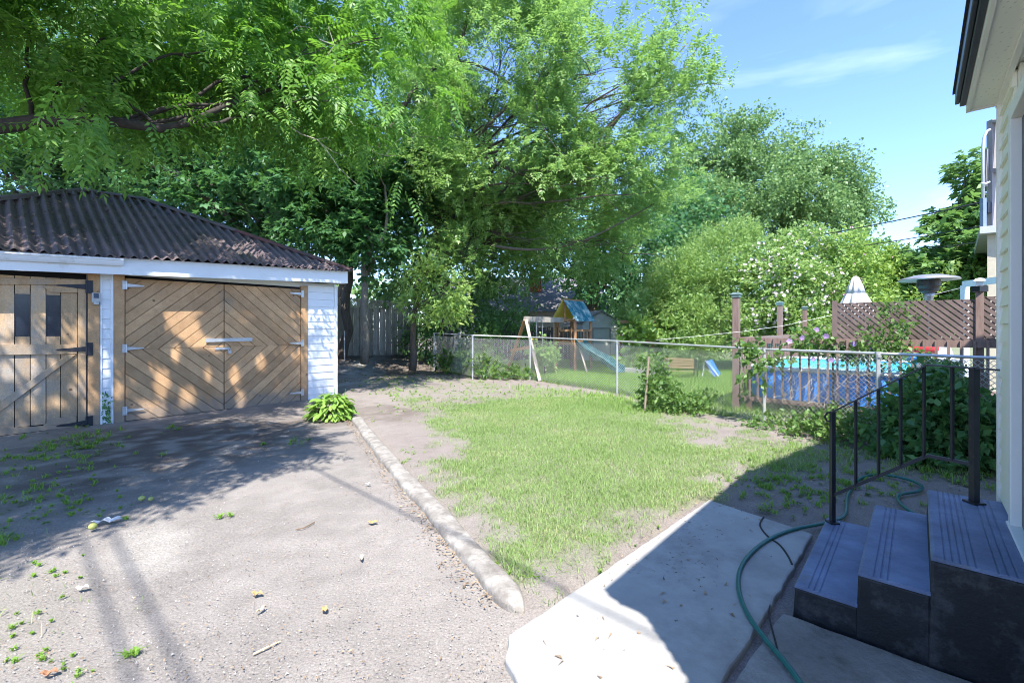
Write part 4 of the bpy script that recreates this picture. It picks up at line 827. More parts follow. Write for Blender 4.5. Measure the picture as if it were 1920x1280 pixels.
# pool clutter
M_redp = mat('red_vinyl', (.62, .05, .06), rough=.4); M_whp = mat('white_vinyl', (.72, .74, .78), rough=.4); M_blp = mat('blue_vinyl', (.03, .16, .5), rough=.4)
def tube_ring(c, R, r, m, name, par, n=28, tilt=0):
    pts = [(c[0] + R * math.cos(a), c[1] + R * math.sin(a) * math.cos(tilt), c[2] + R * math.sin(a) * math.sin(tilt)) for a in np.linspace(0, 2 * math.pi, n)]; return MB().tube(pts, r, 10).build(name, m, par, smooth=True)
q = p3(1728, 658, 7.6); ft = thing('inflatable_float', (q[0], q[1], .8), 'red and white inflatable pool float heaped behind the pickets', 'pool float')
MB().tube([p3(1688, 652, 7.6), p3(1705, 650, 7.6), p3(1740, 652, 7.5), p3(1752, 654, 7.5)], .085, 12).build('body', M_redp, ft, smooth=True)
MB().tube([p3(1690, 668, 7.6), p3(1715, 670, 7.6), p3(1745, 668, 7.5)], .06, 12).build('seat', M_whp, ft, smooth=True)
MB().tube([p3(1702, 672, 7.45), p3(1722, 670, 7.4)], .04, 10).build('handle', M_blp, ft, smooth=True)
q = p3(1775, 660, 7.4); lc = thing('lounge_chair', (q[0], q[1], DECK), 'grey and white plastic lounge chair behind the pickets right of the red float', 'chair')
M_gpl = mat('grey_plastic', (.35, .38, .42), rough=.5)
MB().prism([p3(1758, 672, 7.3), p3(1792, 676, 7.3), p3(1782, 648, 7.5), p3(1762, 646, 7.5)], (0, .04, 0)).build('backrest', M_gpl, lc)
MB().prism([p3(1742, 672, 7.4), p3(1812, 674, 7.0), p3(1812, 680, 7.0), p3(1742, 680, 7.4)], (.05, .35, 0)).build('seat', M_whp, lc)
MB().bar(p3(1808, 652, 7.1), p3(1808, 690, 7.1), .04, .04, (1, 0, 0)).build('leg', M_whp, lc); MB().bar(p3(1760, 680, 7.3), p3(1760, 720, 7.3), .04, .04, (1, 0, 0)).build('leg', M_whp, lc)
# ================================================================ PATIO UMBRELLA, HEATER, PERGOLA
Zu = 12.0; ux, uy, _ = p3(1604, 600, Zu); um = thing('patio_umbrella', (ux, uy, 0), 'closed pale grey patio umbrella standing behind the lattice screen', 'umbrella')
M_can = mat('grey_canvas', (.55, .55, .56), (.44, .44, .46), 5, .85)
wob = lambda a, z: 1 + .16 * math.cos(8 * a)
zc = lambda py: H + (HY - py) * Zu / F
MB().lathe((ux, uy, 0), [(.34, zc(600)), (.36, zc(585)), (.30, zc(568)), (.20, zc(551)), (.13, zc(547))], 64, wob).lathe((ux, uy, 0), [(.19, zc(550)), (.15, zc(538)), (.07, zc(521)), (.03, zc(518))], 64, wob).build('canopy', M_can, um, smooth=True)
MB().tube([(ux, uy, 0), (ux, uy, zc(516))], .022, 8).build('pole', M_brown, um); MB().lathe((ux, uy, 0), [(.25, 0), (.25, .06), (.05, .1)], 20).build('base', M_iron, um)
Zh = 8.1; hx, hy, _ = p3(1741, 600, Zh); ht = thing('patio_heater', (hx, hy, DECK), 'mushroom shaped steel patio heater with wide domed reflector above the lattice', 'heater')
zh = lambda py: H + (HY - py) * Zh / F; M_steel = mat('brushed_steel', (.5, .48, .47), (.38, .36, .36), 5, .4, metal=.7)
MB().lathe((hx, hy, 0), [(.01, zh(515)), (.2, zh(516)), (.40, zh(522)), (.425, zh(525)), (.41, zh(526)), (.2, zh(524)), (.02, zh(523))], 40).build('reflector', M_steel, ht, smooth=True)
MB().lathe((hx, hy, 0), [(.16, zh(525)), (.165, zh(536)), (.14, zh(541)), (.135, zh(546)), (.09, zh(549))], 28).build('burner', mat('burnt_steel', (.09, .085, .085), rough=.5, metal=.6), ht)
MB().lathe((hx, hy, 0), [(.085, zh(549)), (.075, zh(556)), (.04, zh(570)), (.035, DECK + .6)], 20).build('pole', M_steel, ht, smooth=True); MB().lathe((hx, hy, DECK), [(.22, 0), (.22, .5), (.12, .62), (.04, .65)], 24).build('tank_cover', M_steel, ht, smooth=True)
pg = thing('pergola', p3(1830, 615, 9.6)[:2] + (0,), 'white wooden pergola beam and post beyond the heater at the right', 'pergola')
MB().bar(p3(1806, 533, 9.6), p3(1905, 521, 8.4), .05, .13).build('beam', M_white, pg); a = p3(1809, 535, 9.6); MB().bar((a[0], a[1], 0), a, .1, .1, (1, 0, 0)).build('post', M_white, pg)
a = p3(1809, 540, 9.6); MB().bar(a, (a[0] + 1.6, a[1] + 1.6, a[2]), .05, .12).build('beam', M_white, pg)
# ================================================================ NEIGHBOUR HOUSE beyond (seen past the corner trim)
nb = thing('neighbour_house', p3(1880, 615, 12)[:2] + (0,), 'neighbouring house past the corner trim, grey eave with weathered balcony frame and conduit', 'house')
M_gw = mat('weathered_grey_wood', (.34, .31, .30), (.24, .21, .2), 6, .85, bump=.3, stretch=(4, 4, .5)); M_gsof = mat('grey_soffit', (.42, .43, .44), (.33, .34, .35), 3, .6)
n1_, n2_ = p3(1837, 438, 10.5), p3(1824, 487, 14.5); off = Vector((2.2, -1.6, 0))
mb = MB(); v = [Vector(n1_), Vector(n2_), Vector(n2_) + off, Vector(n1_) + off]; mb.hexa([p for p in v] + [p + Vector((0, 0, .16)) for p in v]); mb.build('eave', M_gsof, nb)
mb = MB(); w0 = Vector(n1_) + Vector((.28, .1, 0)); w1 = Vector(n2_) + Vector((.4, -.3, 0)); v = [Vector((w0.x, w0.y, 0)), Vector((w1.x, w1.y, 0)), Vector((w1.x + 3, w1.y - 3, 0)), Vector((w0.x + 3, w0.y - 1.6, 0))]; mb.hexa(v + [p + Vector((0, 0, 3.68)) for p in v]); 
mb.build('wall', mat('stucco', (.45, .40, .30), (.35, .31, .24), 5, .9), nb)
Zn = 10.9
def nbar(x0, y0, x1, y1, w, m, name): MB().bar(p3(x0, y0, Zn), p3(x1, y1, Zn), w, w, (1, 0, 0)).build(name, m, nb)
nbar(1860, 226, 1860, 432, .13, M_gw, 'balcony_post'); MB().bar(p3(1858, 228, Zn), p3(1950, 222, Zn - 1), .1, .06).build('balcony_rail', M_gw, nb); MB().bar(p3(1860, 320, Zn), p3(1950, 318, Zn - 1), .1, .1).build('balcony_rail', M_gw, nb)
mb = MB(); a, b_ = p3(1864, 600, Zn), p3(1950, 600, Zn - .8); lattice(mb, a, b_, p3(0, 320, Zn)[2], p3(0, 230, Zn)[2], .12, .06); mb.build('balcony_lattice', M_gw, nb)
MB().bar(p3(1869, 325, Zn + .1), p3(1869, 430, Zn + .1), .08, .2, (1, 0, 0)).build('downspout', M_white, nb)
MB().tube([p3(1843, 428, Zn - .2), p3(1843, 275, Zn - .2), p3(1845, 258, Zn - .2), p3(1850, 247, Zn - .2), p3(1856, 243, Zn - .2)], .03, 10).build('conduit', M_galv, nb, smooth=True)
MB().bar(p3(1843.5, 372, Zn - .2), p3(1843.5, 428, Zn - .2), .08, .08, (1, 0, 0)).build('conduit_box', mat('blue_grey', (.2, .26, .34), rough=.5), nb)
MB().bar(p3(1851, 280, Zn), p3(1848, 350, Zn), .05, .05, (1, 0, 0)).build('balcony_brace', M_gw, nb)
mb = MB(); mb.bar(p3(1851, 380, Zn), p3(1851, 400, Zn), .12, .1, (1, 0, 0)); mb.build('meter_box', M_iron, nb)
MB().tube([p3(1840, 343, Zn - .3), p3(1847, 345, Zn - .3), p3(1855, 341, Zn - .2)], .02, 6).build('insulator', M_whp, nb)
# ================================================================ OVERHEAD WIRES
M_cable = mat('black_cable', (.03, .035, .04), rough=.6)
def cable(a, b_, sag, r, lab, n=24):
    a, b_ = Vector(a), Vector(b_); P = [a.lerp(b_, i / n) - Vector((0, 0, sag * 4 * (i / n) * (1 - i / n))) for i in range(n + 1)]
    tag(MB().tube(P, r, 5).build('overhead_cable', M_cable), lab, 'cable', 'overhead utility cables')
cable(p3(1280, 470, 24), p3(1850, 377, 10.8), .25, .016, 'highest of the three thin cables crossing the sky right of the maples')
cable(p3(1400, 478, 24), p3(1850, 422, 10.8), .2, .013, 'middle one of the three thin cables crossing the sky right of the maples')
cable(p3(1400, 492, 24), p3(1850, 452, 12.8), .15, .013, 'lowest of the three thin cables crossing the sky right of the maples')
cable(p3(150, 350, 13), p3(1095, 520, 26), .9, .014, 'thin dark cable running behind the garage roof ridge towards the utility pole')
for lab, g0, g1 in (('dark service cable overhead, nearest the garage, casting a thin shadow on the driveway', (-6.5, 6.35), (1.6, -.94)), ('dark service cable overhead, closer to the house, casting a thin shadow on the driveway', (-5.1, 5.3), (2.9, -1.9)), ('dark service cable overhead whose shadow reaches the curb', (-5.3, 7.9), (2.6, .4))):
    sh_ = Vector(TRAVEL) * (-7.0 / TRAVEL.z); cable(Vector((g0[0], g0[1], 0)) - sh_, Vector((g1[0], g1[1], 0)) - sh_, .05, .013, lab)
# clothes line tied to the pool posts
P = [p3(1208, 638, 8.1), p3(1395, 620, 8.3), p3(1467, 612, 11.1), p3(1513, 604, 13.3)]
tag(MB().tube([p3(1230, 637, 8.3), p3(1300, 631, 8.2), p3(1395, 621, 8.15), p3(1467, 611, 8.1), p3(1572, 588, 8.0), p3(1680, 570, 8), p3(1800, 540, 8.9)], .0032, 5).build('clothes_line', M_wire), 'thin sagging line strung past the capped brown pool posts', 'line')
# ================================================================ UTILITY POLE, HOUSE BEHIND, SHED
a = p3(1087, 690, 27); tag(MB().tube([(a[0], a[1], -.1), (a[0], a[1], 6.5)], [.15, .12], 12).build('utility_pole', mat('pole_grey', (.3, .29, .28), (.2, .19, .19), 4, .9)), 'plain grey wooden utility pole among the trees above the play set', 'pole')
bh = thing('bungalow', (0.5, 30, 0), 'low house with grey shingle roof and brick chimney glimpsed through the trees', 'house')
M_shg = mat('grey_shingle', (.24, .23, .24), (.16, .155, .17), 10, .9, bump=.4); M_brick = mat('brick', (.36, .13, .08), (.28, .1, .06), 12, .9)
MB().box(-3.8, 5.5, 28, 35, -.1, 2.6).build('wall', mat('pale_stucco', (.5, .48, .45), rough=.9), bh)
mb = MB(); mb.prism([(-4.3, 27.4, 2.5), (-4.3, 31.5, 5.0), (-4.3, 35.6, 2.5)], (10.3, 0, 0)); bro = mb.build('roof', M_shg, bh); ORIG[bro.name] = ORIG[bh.name]
c = p3(1004, 560, 30); mb = MB(); mb.box(c[0] - .35, c[0] + .35, 29.6, 30.3, 3.4, 5.2); mb.box(c[0] - .4, c[0] + .4, 29.55, 30.35, 5.2, 5.32); mb.build('chimney', M_brick, bro)
for px in (905, 950, 1100): q = p3(px, 600, 27.97); MB().box(q[0] - .45, q[0] + .45, 27.93, 27.99, 1.1, 2.1).build('window', M_glassdark, bh)
Zs = 20.0; sh = thing('garden_shed', p3(1132, 690, 21)[:2] + (0,), 'small white gabled garden shed just behind the play set slide', 'shed')
M_shw = mat('white_shed_board', (.66, .66, .63), (.58, .58, .55), 4, .7)
sl_, srr = p3(1098, 600, Zs), p3(1160, 603, Zs); pk = p3(1128, 584, Zs); dep = Vector(ts(1.9, 0, 0)) 
A0 = Vector((sl_[0] - .1, Zs + .2, -.05)); A1 = Vector((srr[0], Zs, -.05)); zt = srr[2]; zp = pk[2]
v = [A0, A1, Vector((A1.x, A1.y, zt)), Vector(((A0.x + A1.x) / 2, (A0.y + A1.y) / 2, zp)), Vector((A0.x, A0.y, zt))]
MB().prism(v, Vector((-.4, 2.2, 0))).build('wall', M_shw, sh)
dd = Vector((-.4, 2.2, 0)); fo = Vector((.03, -.18, 0)); mid = v[3]
mb = MB()
for e, sg in ((v[4], -1), (v[2], 1)):
    out = (e - mid).normalized() * .18; mb.prism([mid + fo + Vector((0, 0, .005)), e + out + fo, e + out + fo + Vector((0, 0, .06)), mid + fo + Vector((0, 0, .065))], dd - fo * 2)
mb.build('roof', M_shg, sh)
dx = (A1 - A0).normalized(); c0 = A0 + dx * .45 + Vector((0, -.03, 0)); c1 = A0 + dx * 1.2 + Vector((0, -.03, 0))
MB().bar(c0 + Vector((0, 0, .1)), c0 + Vector((0, 0, 1.55)), .05, .03, (1, 0, 0)).bar(c1 + Vector((0, 0, .1)), c1 + Vector((0, 0, 1.55)), .05, .03, (1, 0, 0)).bar(c0 + Vector((0, 0, 1.55)), c1 + Vector((0, 0, 1.55)), .05, .05).build('door_trim', mat('trim_grey', (.4, .4, .39), rough=.8), sh)  # plain grey bars outline the shed door
# ================================================================ PLAY SET
Mply = mat('playset_wood', (.36, .19, .09), (.24, .13, .07), 6, .8, island=.2); M_plw = mat('playset_worn_wood', (.40, .35, .30), (.26, .22, .19), 6, .85, island=.15)
M_yel = mat('yellow_canvas', (.78, .64, .14), (.66, .52, .1), 3, .8, dirt=(.3, .2, .06), dirt_t=.68, dscale=4); M_tealc = mat('teal_canvas', (.012, .17, .22), (.01, .12, .17), 3, .7, dirt=(.36, .46, .46), dirt_t=.55, dscale=4)
M_slide = mat('teal_slide', (.035, .14, .16), (.02, .09, .11), 3, .35, dirt=(.2, .32, .33), dirt_t=.6)
ps = thing('play_set', (2.1, 16.0, 0), 'wooden play set with teal and yellow canopy roof, teal slide and yellow swing', 'play set')
Fc = Vector((2.14, 15.4, 0)); U = Vector(ts(1, 0, 0)) * 1.0; Vv = Vector(ts(0, -1, 0)) * .82
cor = [Fc, Fc + U, Fc + U + Vv, Fc + Vv]
for c in cor: MB().bar(c, c + Vector((0, 0, 1.80)), .09, .09, (1, 0, 0)).build('post', Mply, ps)
z1 = Vector((0, 0, 1))
mb = MB(); mb.prism([cor[0] + z1 * 1.02, cor[1] + z1 * 1.02, cor[2] + z1 * 1.02, cor[3] + z1 * 1.02], (0, 0, .05)); 
for i in range(4): mb.bar(cor[i] + z1 * .98, cor[(i + 1) % 4] + z1 * .98, .05, .11)
mb.build('platform', Mply, ps); mb = MB()
for i in range(4): mb.bar(cor[i] + z1 * 1.78, cor[(i + 1) % 4] + z1 * 1.78, .04, .07)
mb.build('roof_frame', Mply, ps)
mb = MB()
for i in (0, 1, 2):
    a, b_ = cor[i], cor[(i + 1) % 4]; mb.bar(a + z1 * 1.42, b_ + z1 * 1.42, .03, .07)
    for k in np.linspace(.12, .88, 6):
        if i == 0 and k < .5: continue
        p = a.lerp(b_, k); mb.bar(p + z1 * 1.07, p + z1 * 1.42, .06, .02, (1, 0, 0))
mb.build('railing', Mply, ps)
mb = MB(); p = cor[3].lerp(cor[0], .5); mb.bar(cor[3].lerp(cor[0], .15) + z1 * 1.05, cor[3].lerp(cor[0], .15) + z1 * 1.75, .16, .03, (1, 0, 0)); mb.bar(cor[3].lerp(cor[0], .8) + z1 * 1.05, cor[3].lerp(cor[0], .8) + z1 * 1.5, .24, .03, (1, 0, 0)); mb.bar(cor[3].lerp(cor[0], .15) + z1 * 1.42, cor[0] + z1 * 1.42, .03, .08); mb.build('panel', Mply, ps)
ov = U.normalized() * .12; R_a = Fc + Vv * .5 - ov + z1 * 2.48; R_b = Fc + U + Vv * .5 + ov + z1 * 2.48
ea, eb = Fc - ov - Vv * .14 + z1 * 1.74, Fc + U + ov - Vv * .14 + z1 * 1.74; wa, wb = Fc - ov + Vv * 1.14 + z1 * 1.74, Fc + U + ov + Vv * 1.14 + z1 * 1.74
MB().prism([ea, eb, R_b, R_a], (0, 0, .02)).build('canopy', M_tealc, ps); MB().prism([wb, wa, R_a, R_b], (0, 0, .02)).build('canopy', M_yel, ps)
MB().bar(R_a, R_b, .05, .07).bar(Fc + Vv * .5 + z1 * 1.75, R_a + ov, .06, .06, (1, 0, 0)).build('ridge_beam', Mply, ps)
B0_, B1_ = p3(1062, 600, 15.9), p3(984, 598, 13.9)
MB().bar(B0_, B1_, .09, .17).build('swing_beam', M_plw, ps)
for a, b_ in (((986, 600, 13.9), (1012, 716, 12.75)), ((984, 600, 13.9), (950, 686, 15.2))): q = p3(*a); r_ = p3(*b_); MB().bar(q, (r_[0], r_[1], 0), .09, .09, (1, 0, 0)).build('leg', M_plw if a[0] == 986 else Mply, ps)
q = p3(996, 650, 13.3); r_ = p3(958, 657, 14.8); MB().bar(q, r_, .05, .09).build('leg_brace', Mply, ps)
bm = lambda k: Vector(B0_).lerp(Vector(B1_), k)
for k0, zz in ((.45, .55),):
    a, b_ = bm(k0 - .12), bm(k0 + .16); lo1, lo2 = Vector((a.x, a.y, zz)), Vector((b_.x, b_.y, zz)); mb = MB(); mb.tube([a, lo1], .008, 5); mb.tube([b_, lo2], .008, 5); mb.build('swing_chain', M_galv, ps)
    P = [lo1.lerp(lo2, u) - z1 * .12 * math.sin(math.pi * u) for u in np.linspace(0, 1, 9)]; mb = MB()
    for i in range(8): mb.bar(P[i], P[i + 1], .14, .012)
    mb.build('swing_seat', M_yel, ps)
for k0 in (.75, .9): a = bm(k0); MB().tube([a, (a.x, a.y, 1.15)], .009, 5).build('swing_chain', M_galv, ps)
mb = MB(); a, b_ = bm(.75), bm(.9); mb.bar((a.x, a.y, 1.15), (b_.x, b_.y, 1.15), .03, .03); mb.build('trapeze_bar', M_yel, ps)
s0_, s1_ = Vector(p3(1086, 640, 15.5)), Vector(p3(1163, 702, 14.1)); s1_.z = .10; V = []; Fs = []; dirh = Vector((s1_.x - s0_.x, s1_.y - s0_.y, 0)).normalized(); sd = Vector((dirh.y, -dirh.x, 0)); n = 16
for i in range(n + 1):
    u = i / n; c = s0_.lerp(s1_, u); c.z = s0_.z + (s1_.z - s0_.z) * (u + .06 * math.sin(2 * math.pi * u)) + (.08 * max(0, u - .85) / .15)
    for w, h in ((-.24, .12), (-.21, .12), (-.18, -.02), (.18, -.02), (.21, .12), (.24, .12), (.20, -.06), (-.20, -.06)): V.append(c + sd * w + z1 * h)
for i in range(n):
    for k in range(8): Fs.append((i * 8 + k, i * 8 + (k + 1) % 8, (i + 1) * 8 + (k + 1) % 8, (i + 1) * 8 + k))
Fs += [tuple(range(8))[::-1], tuple(range(n * 8, n * 8 + 8))]; link_mesh('slide', V, Fs, M_slide, ps)
q = Fc + Vector((.25, -.3, 0)); MB().bar(Fc + z1 * .95 + Vector((.1, -.05, 0)), q + Vector((.1, -.1, 0)), .1, .05, (1, 0, 0)).build('slide_support', M_plw, ps)
# bench, folded chair, low curb line
bn = thing('garden_bench', p3(1272, 690, 14)[:2] + (0,), 'low slatted wooden garden bench with curved iron arms on the far lawn', 'bench'); Zb = 13.6
M_bench = mat('bench_slat', (.30, .22, .10), (.2, .15, .07), 6, .8)
mb = MB()
for k in range(4): mb.bar(p3(1243, 672 + k * 5, Zb + .12 - k * .02), p3(1301, 674 + k * 5, Zb + .12 - k * .02), .02, .06)
mb.build('backrest', M_bench, bn); mb = MB()
for k in range(4): mb.bar(p3(1245, 694.5, Zb - .04 - k * .1), p3(1303, 696.5, Zb - .04 - k * .1), .08, .02)
mb.build('seat', M_bench, bn)
for px in (1247, 1301): a = p3(px, 672, Zb + .15); f_ = p3(px + 6, 690, Zb - .35); mb = MB(); mb.tube([a, (a[0], a[1], 0)], .02, 6); mb.tube([a, (a[0] + .03, a[1] - .2, a[2] - .08), (f_[0], f_[1], f_[2] + .1), (f_[0], f_[1] - .03, 0)], .018, 6); mb.build('leg', M_iron, bn, smooth=True)
ch = thing('beach_chair', p3(1332, 690, 13.5)[:2] + (0,), 'folded blue patterned beach chair leaning beside the garden bench', 'chair')
MB().prism([p3(1322, 678, 13.5), p3(1330, 675, 13.5), p3(1347, 703, 13.1), p3(1339, 706, 13.1)], (.12, .1, .02)).build('sling', M_blp, ch)
MB().tube([p3(1318, 690, 13.5), p3(1322, 676, 13.5), p3(1348, 706, 13.0)], .014, 6).build('frame', M_galv, ch); MB().tube([p3(1316, 706, 13.2), p3(1320, 690, 13.4), p3(1336, 700, 13.2)], .014, 6).build('frame', M_galv, ch)
fr = MB(); a, b_ = p3(1160, 689, 15.2), p3(1240, 697, 14.2); fr.bar((a[0], a[1], .08), (b_[0], b_[1], .08), .25, .2); tag(fr.build('edging_stone', M_conc), 'pale stone edging strip at the foot of the trellis by the slide', 'edging')
# trellis / orange boards behind vines
tr = thing('trellis', p3(1200, 660, 16.5)[:2] + (0,), 'brown wooden trellis panel overgrown by pale vine leaves', 'trellis'); mb = MB()
for px in (1164, 1185, 1206, 1224): mb.bar((p3(px, 690, 16.5)[0], 16.5, 0), (p3(px, 601, 16.5)[0], 16.5, 1.77), .06, .03, (0, 1, 0))
mb.build('slats', Mply, tr); MB().bar(p3(1160, 603, 16.45), p3(1228, 603, 16.45), .04, .1).bar(p3(1160, 640, 16.45), p3(1228, 640, 16.45), .04, .07).build('rail', Mply, tr)
# far wooden fence behind the playset
fb = MB(); 
for i in range(26): x0 = -1.6 + i * .2; fb.box(x0, x0 + .18, 21.0 + .0, 21.03, -.05, 1.55 + random.uniform(-.02, .02))
fb.box(-1.6, 3.6, 21.031, 21.07, 1.3, 1.4)
tag(fb.build('board_fence', mat('dark_fence', (.15, .13, .11), (.1, .085, .07), 5, .9, island=.2)), 'dark low board fence seen under the swing beam of the play set', 'fence')
# small grey pipe at board fence
o = MB().tube([p3(646, 676, 15.2), p3(646, 620, 15.2)], .02, 8).build('garden_stake', M_galv); tag(o, 'thin grey metal stake standing in front of the board fence', 'stake')
# ================================================================ FOLIAGE
def unit(v): return v / (np.linalg.norm(v, axis=-1, keepdims=True) + 1e-9)
def rdir(n): return unit(RNG.normal(size=(n, 3)))
UP = np.array([0, 0, 1.0])
def lq(P, A, Nn, L, Wd, wide=.42, fold=.12):
    """one pointed leaf quad per row"""
    A = unit(A); S = unit(np.cross(A, Nn)); M = np.cross(S, A); L = L[:, None]; w = Wd[:, None] / 2
    f = np.abs(M) * 0 + M
    return np.stack([P, P + A * L * wide + S * w + f * w * fold * 2, P + A * L - f * L * .08, P + A * L * wide - S * w + f * w * fold * 2], 1)
def g_frond(P, A, L, pairs=8, lw=.23, ll=.27, droop=.5):
    n = len(P); A = unit(A); side = unit(np.cross(A, UP + 0.25 * rdir(n))); out = []
    Nn = np.cross(side, A)
    for k in range(pairs):
        u = (k + .8) / pairs; pos = P + A * (L * u)[:, None] - UP * (L * droop * u * u * .5)[:, None]; Ad = unit(A - UP * (droop * u))
        sz = L * ll * (1 - .45 * abs(u - .45)) 
        for sg in (-1, 1): out.append(lq(pos, Ad * .45 + side * sg - UP * (.25 + .2 * RNG.random((n, 1))) + .12 * rdir(n), Nn + .3 * rdir(n), sz * RNG.uniform(.85, 1.15, n), sz * lw * 1.5))
    e = P + A * L[:, None] - UP * (L * droop * .5)[:, None]; out.append(lq(e, A - UP * droop, Nn, L * ll, L * ll * lw * 1.4)); return np.concatenate(out)
def g_maple(P, A, S_):
    n = len(P); A = unit(A * [1, 1, .5] - UP * .25 + .5 * rdir(n)); Nn = unit(UP * 1.1 + .75 * rdir(n)); sd = unit(np.cross(A, Nn)); out = [lq(P, A, Nn, S_, S_ * .52, .45, .05)]
    for sg in (-1, 1):
        out.append(lq(P, A * .55 + sd * sg * .85, Nn, S_ * .82, S_ * .42, .5, .05)); out.append(lq(P, -A * .35 + sd * sg, Nn, S_ * .5, S_ * .34, .5, .05))
    return np.concatenate(out)
def g_simple(P, A, S_, asp=.5, flat=.6):
    n = len(P); A = unit(A + .8 * rdir(n) - UP * .15); Nn = unit(UP * flat + .8 * rdir(n)); return lq(P, A, Nn, S_, S_ * asp, .45)
def noise3(P, sc_, sd=0):
    q = P * sc_ + sd; return (np.sin(q[:, 0] * 1.7 + 1.3 * np.sin(q[:, 1] * 1.1)) + np.sin(q[:, 1] * 1.9 + 1.7 * np.sin(q[:, 2] * 1.3 + 1)) + np.sin(q[:, 2] * 2.1 + 1.1 * np.sin(q[:, 0] * 1.2 + 2))) / 3
def lobe_points(lobes, n_tot, shell=.4, gap=-.25, gsc=2.0, rough=.22):
    vol = np.array([l[3] * l[4] + l[4] * l[5] + l[3] * l[5] for l in lobes]); w = vol / vol.sum(); C = []; D = []
    for l, f in zip(lobes, w):
        n = int(n_tot * f) + 1; d = rdir(n); r = RNG.random(n) ** shell * (1 + rough * noise3(d * 3 + l[0], 1.0, l[1]))[:n]
        C.append(np.array(l[:3]) + d * r[:, None] * np.array(l[3:6])); D.append(d)
    C = np.concatenate(C); D = np.concatenate(D); k = noise3(C, gsc) > gap; return C[k], D[k]
def foliage(kind, lobes, n_cl, per, spread, size, shell=.4, gap=-.25, gsc=2.0, droop=.3, asp=.45, rough=.22, upw=0.0):
    C, D = lobe_points(lobes, n_cl, shell, gap, gsc, rough); n = len(C); idx = np.repeat(np.arange(n), per)
    A = unit(D[idx] * .8 + .7 * rdir(len(idx)) + UP * (upw - droop * .4))
    tw = unit(D * [1, 1, .6] + .5 * rdir(n) + UP * upw)[idx]
    P = C[idx] + tw * (RNG.random(len(idx)) * spread * 1.6)[:, None] + rdir(len(idx)) * (RNG.random(len(idx)) ** .6 * spread * .55)[:, None]
    S_ = size * RNG.uniform(.65, 1.25, len(idx))
    if kind == 'frond': return g_frond(P, A, S_), C, D
    if kind == 'ash': return g_frond(P, A, S_, pairs=3, lw=.31, ll=.5, droop=.25), C, D
    if kind == 'maple': return g_maple(P, A, S_), C, D
    return g_simple(P, A, S_, asp), C, D
def leaf_obj(name, Q, m, par): V = Q.reshape(-1, 3); return link_mesh(name, V, np.arange(len(V)).reshape(-1, 4), m, par)
def branch(mb, a, b, r0, r1, n=7, bend=.12, sides=6, sag=0.0):
    a, b = Vector(a), Vector(b); L_ = (b - a).length; pr = Vector((random.gauss(0, 1), random.gauss(0, 1), random.gauss(0, 1))).cross((b - a).normalized()); P = []
    for i in range(n + 1):
        u = i / n; P.append(a.lerp(b, u) + pr * (math.sin(u * math.pi) * bend * L_ * .5) + Vector((random.gauss(0, 1), random.gauss(0, 1), random.gauss(0, 1))) * L_ * .012 * (0 < i < n) + Vector((0, 0, sag * L_ * math.sin(u * math.pi))))
    mb.tube(P, [r0 + (r1 - r0) * i / n for i in range(n + 1)], sides); return P
M_bark = mat('bark', (.15, .125, .10), (.08, .065, .055), 9, .95, bump=1.2, bscale=14, stretch=(2.5, 2.5, .6))
M_barkd = mat('dark_bark', (.07, .06, .055), (.035, .03, .028), 9, .95, bump=1.2, bscale=14)
M_barkg = mat('grey_bark', (.36, .32, .27), (.2, .17, .14), 8, .95, bump=1.0, bscale=12, stretch=(2, 2, .7))
LB = dict(
 heaven=leaf_mat('feathery_leaf', (.22, .40, .08), (.06, .16, .035), .42, (.28, .60, .04)),
 ash=leaf_mat('ash_leaf', (.32, .47, .16), (.16, .30, .085), .45, (.36, .60, .12), rough=.4),
 dark=leaf_mat('deep_green_leaf', (.11, .245, .095), (.045, .135, .06), .38, (.18, .42, .08), rough=.5),
 mid=leaf_mat('mid_green_leaf', (.20, .34, .11), (.09, .19, .06), .38, (.25, .46, .08)),
 far=leaf_mat('far_maple_leaf', (.24, .37, .13), (.11, .21, .085), .36, (.28, .48, .13)),
 light=leaf_mat('light_shrub_leaf', (.33, .46, .16), (.18, .31, .095), .45, (.42, .62, .13)),
 vine=leaf_mat('vine_leaf', (.17, .28, .075), (.07, .155, .04), .35, (.25, .42, .06)),
 vdark=leaf_mat('creeper_leaf', (.17, .32, .10), (.06, .16, .055), .32, (.18, .4, .07)),
 pale=leaf_mat('pale_leaf', (.35, .50, .15), (.20, .34, .08), .45, (.44, .62, .1)),
 hosta=leaf_mat('hosta_leaf', (.27, .42, .09), (.18, .33, .06), .35, (.4, .6, .08)))
def Lb(px, py, Z, rp, rq=None, ry=None):
    c = p3(px, py, Z); rx = rp * Z / F; rz = (rq or rp) * Z / F; return (c[0], c[1], c[2], rx, ry or rx, rz)
GAPS = [(*on_s(x, y, S0), a, b) for x, y, a, b in [(343, 582, .30, .20), (352, 618, .24, .20), (318, 600, .09, .25), (375, 645, .22, .14), (405, 650, .16, .16), (330, 665, .10, .2), (305, 715, .12, .3), (352, 745, .16, .24), (390, 700, .08, .2), (440, 705, .10, .22), (490, 680, .12, .18), (452, 750, .10, .2), (285, 770, .2, .15), (6, 600, .2, .2), (20, 655, .22, .12), (38, 690, .2, .2), (150, 625, .10, .2), (155, 722, .14, .2), (174, 760, .12, .2), (110, 755, .16, .1), (100, 690, .08, .1), (226, 740, .08, .16), (350, 512, .35, .06), (60, 745, .08, .25), (200, 690, .05, .3)]]  # sun patches wanted on the doors; crown leaves are removed to shape them
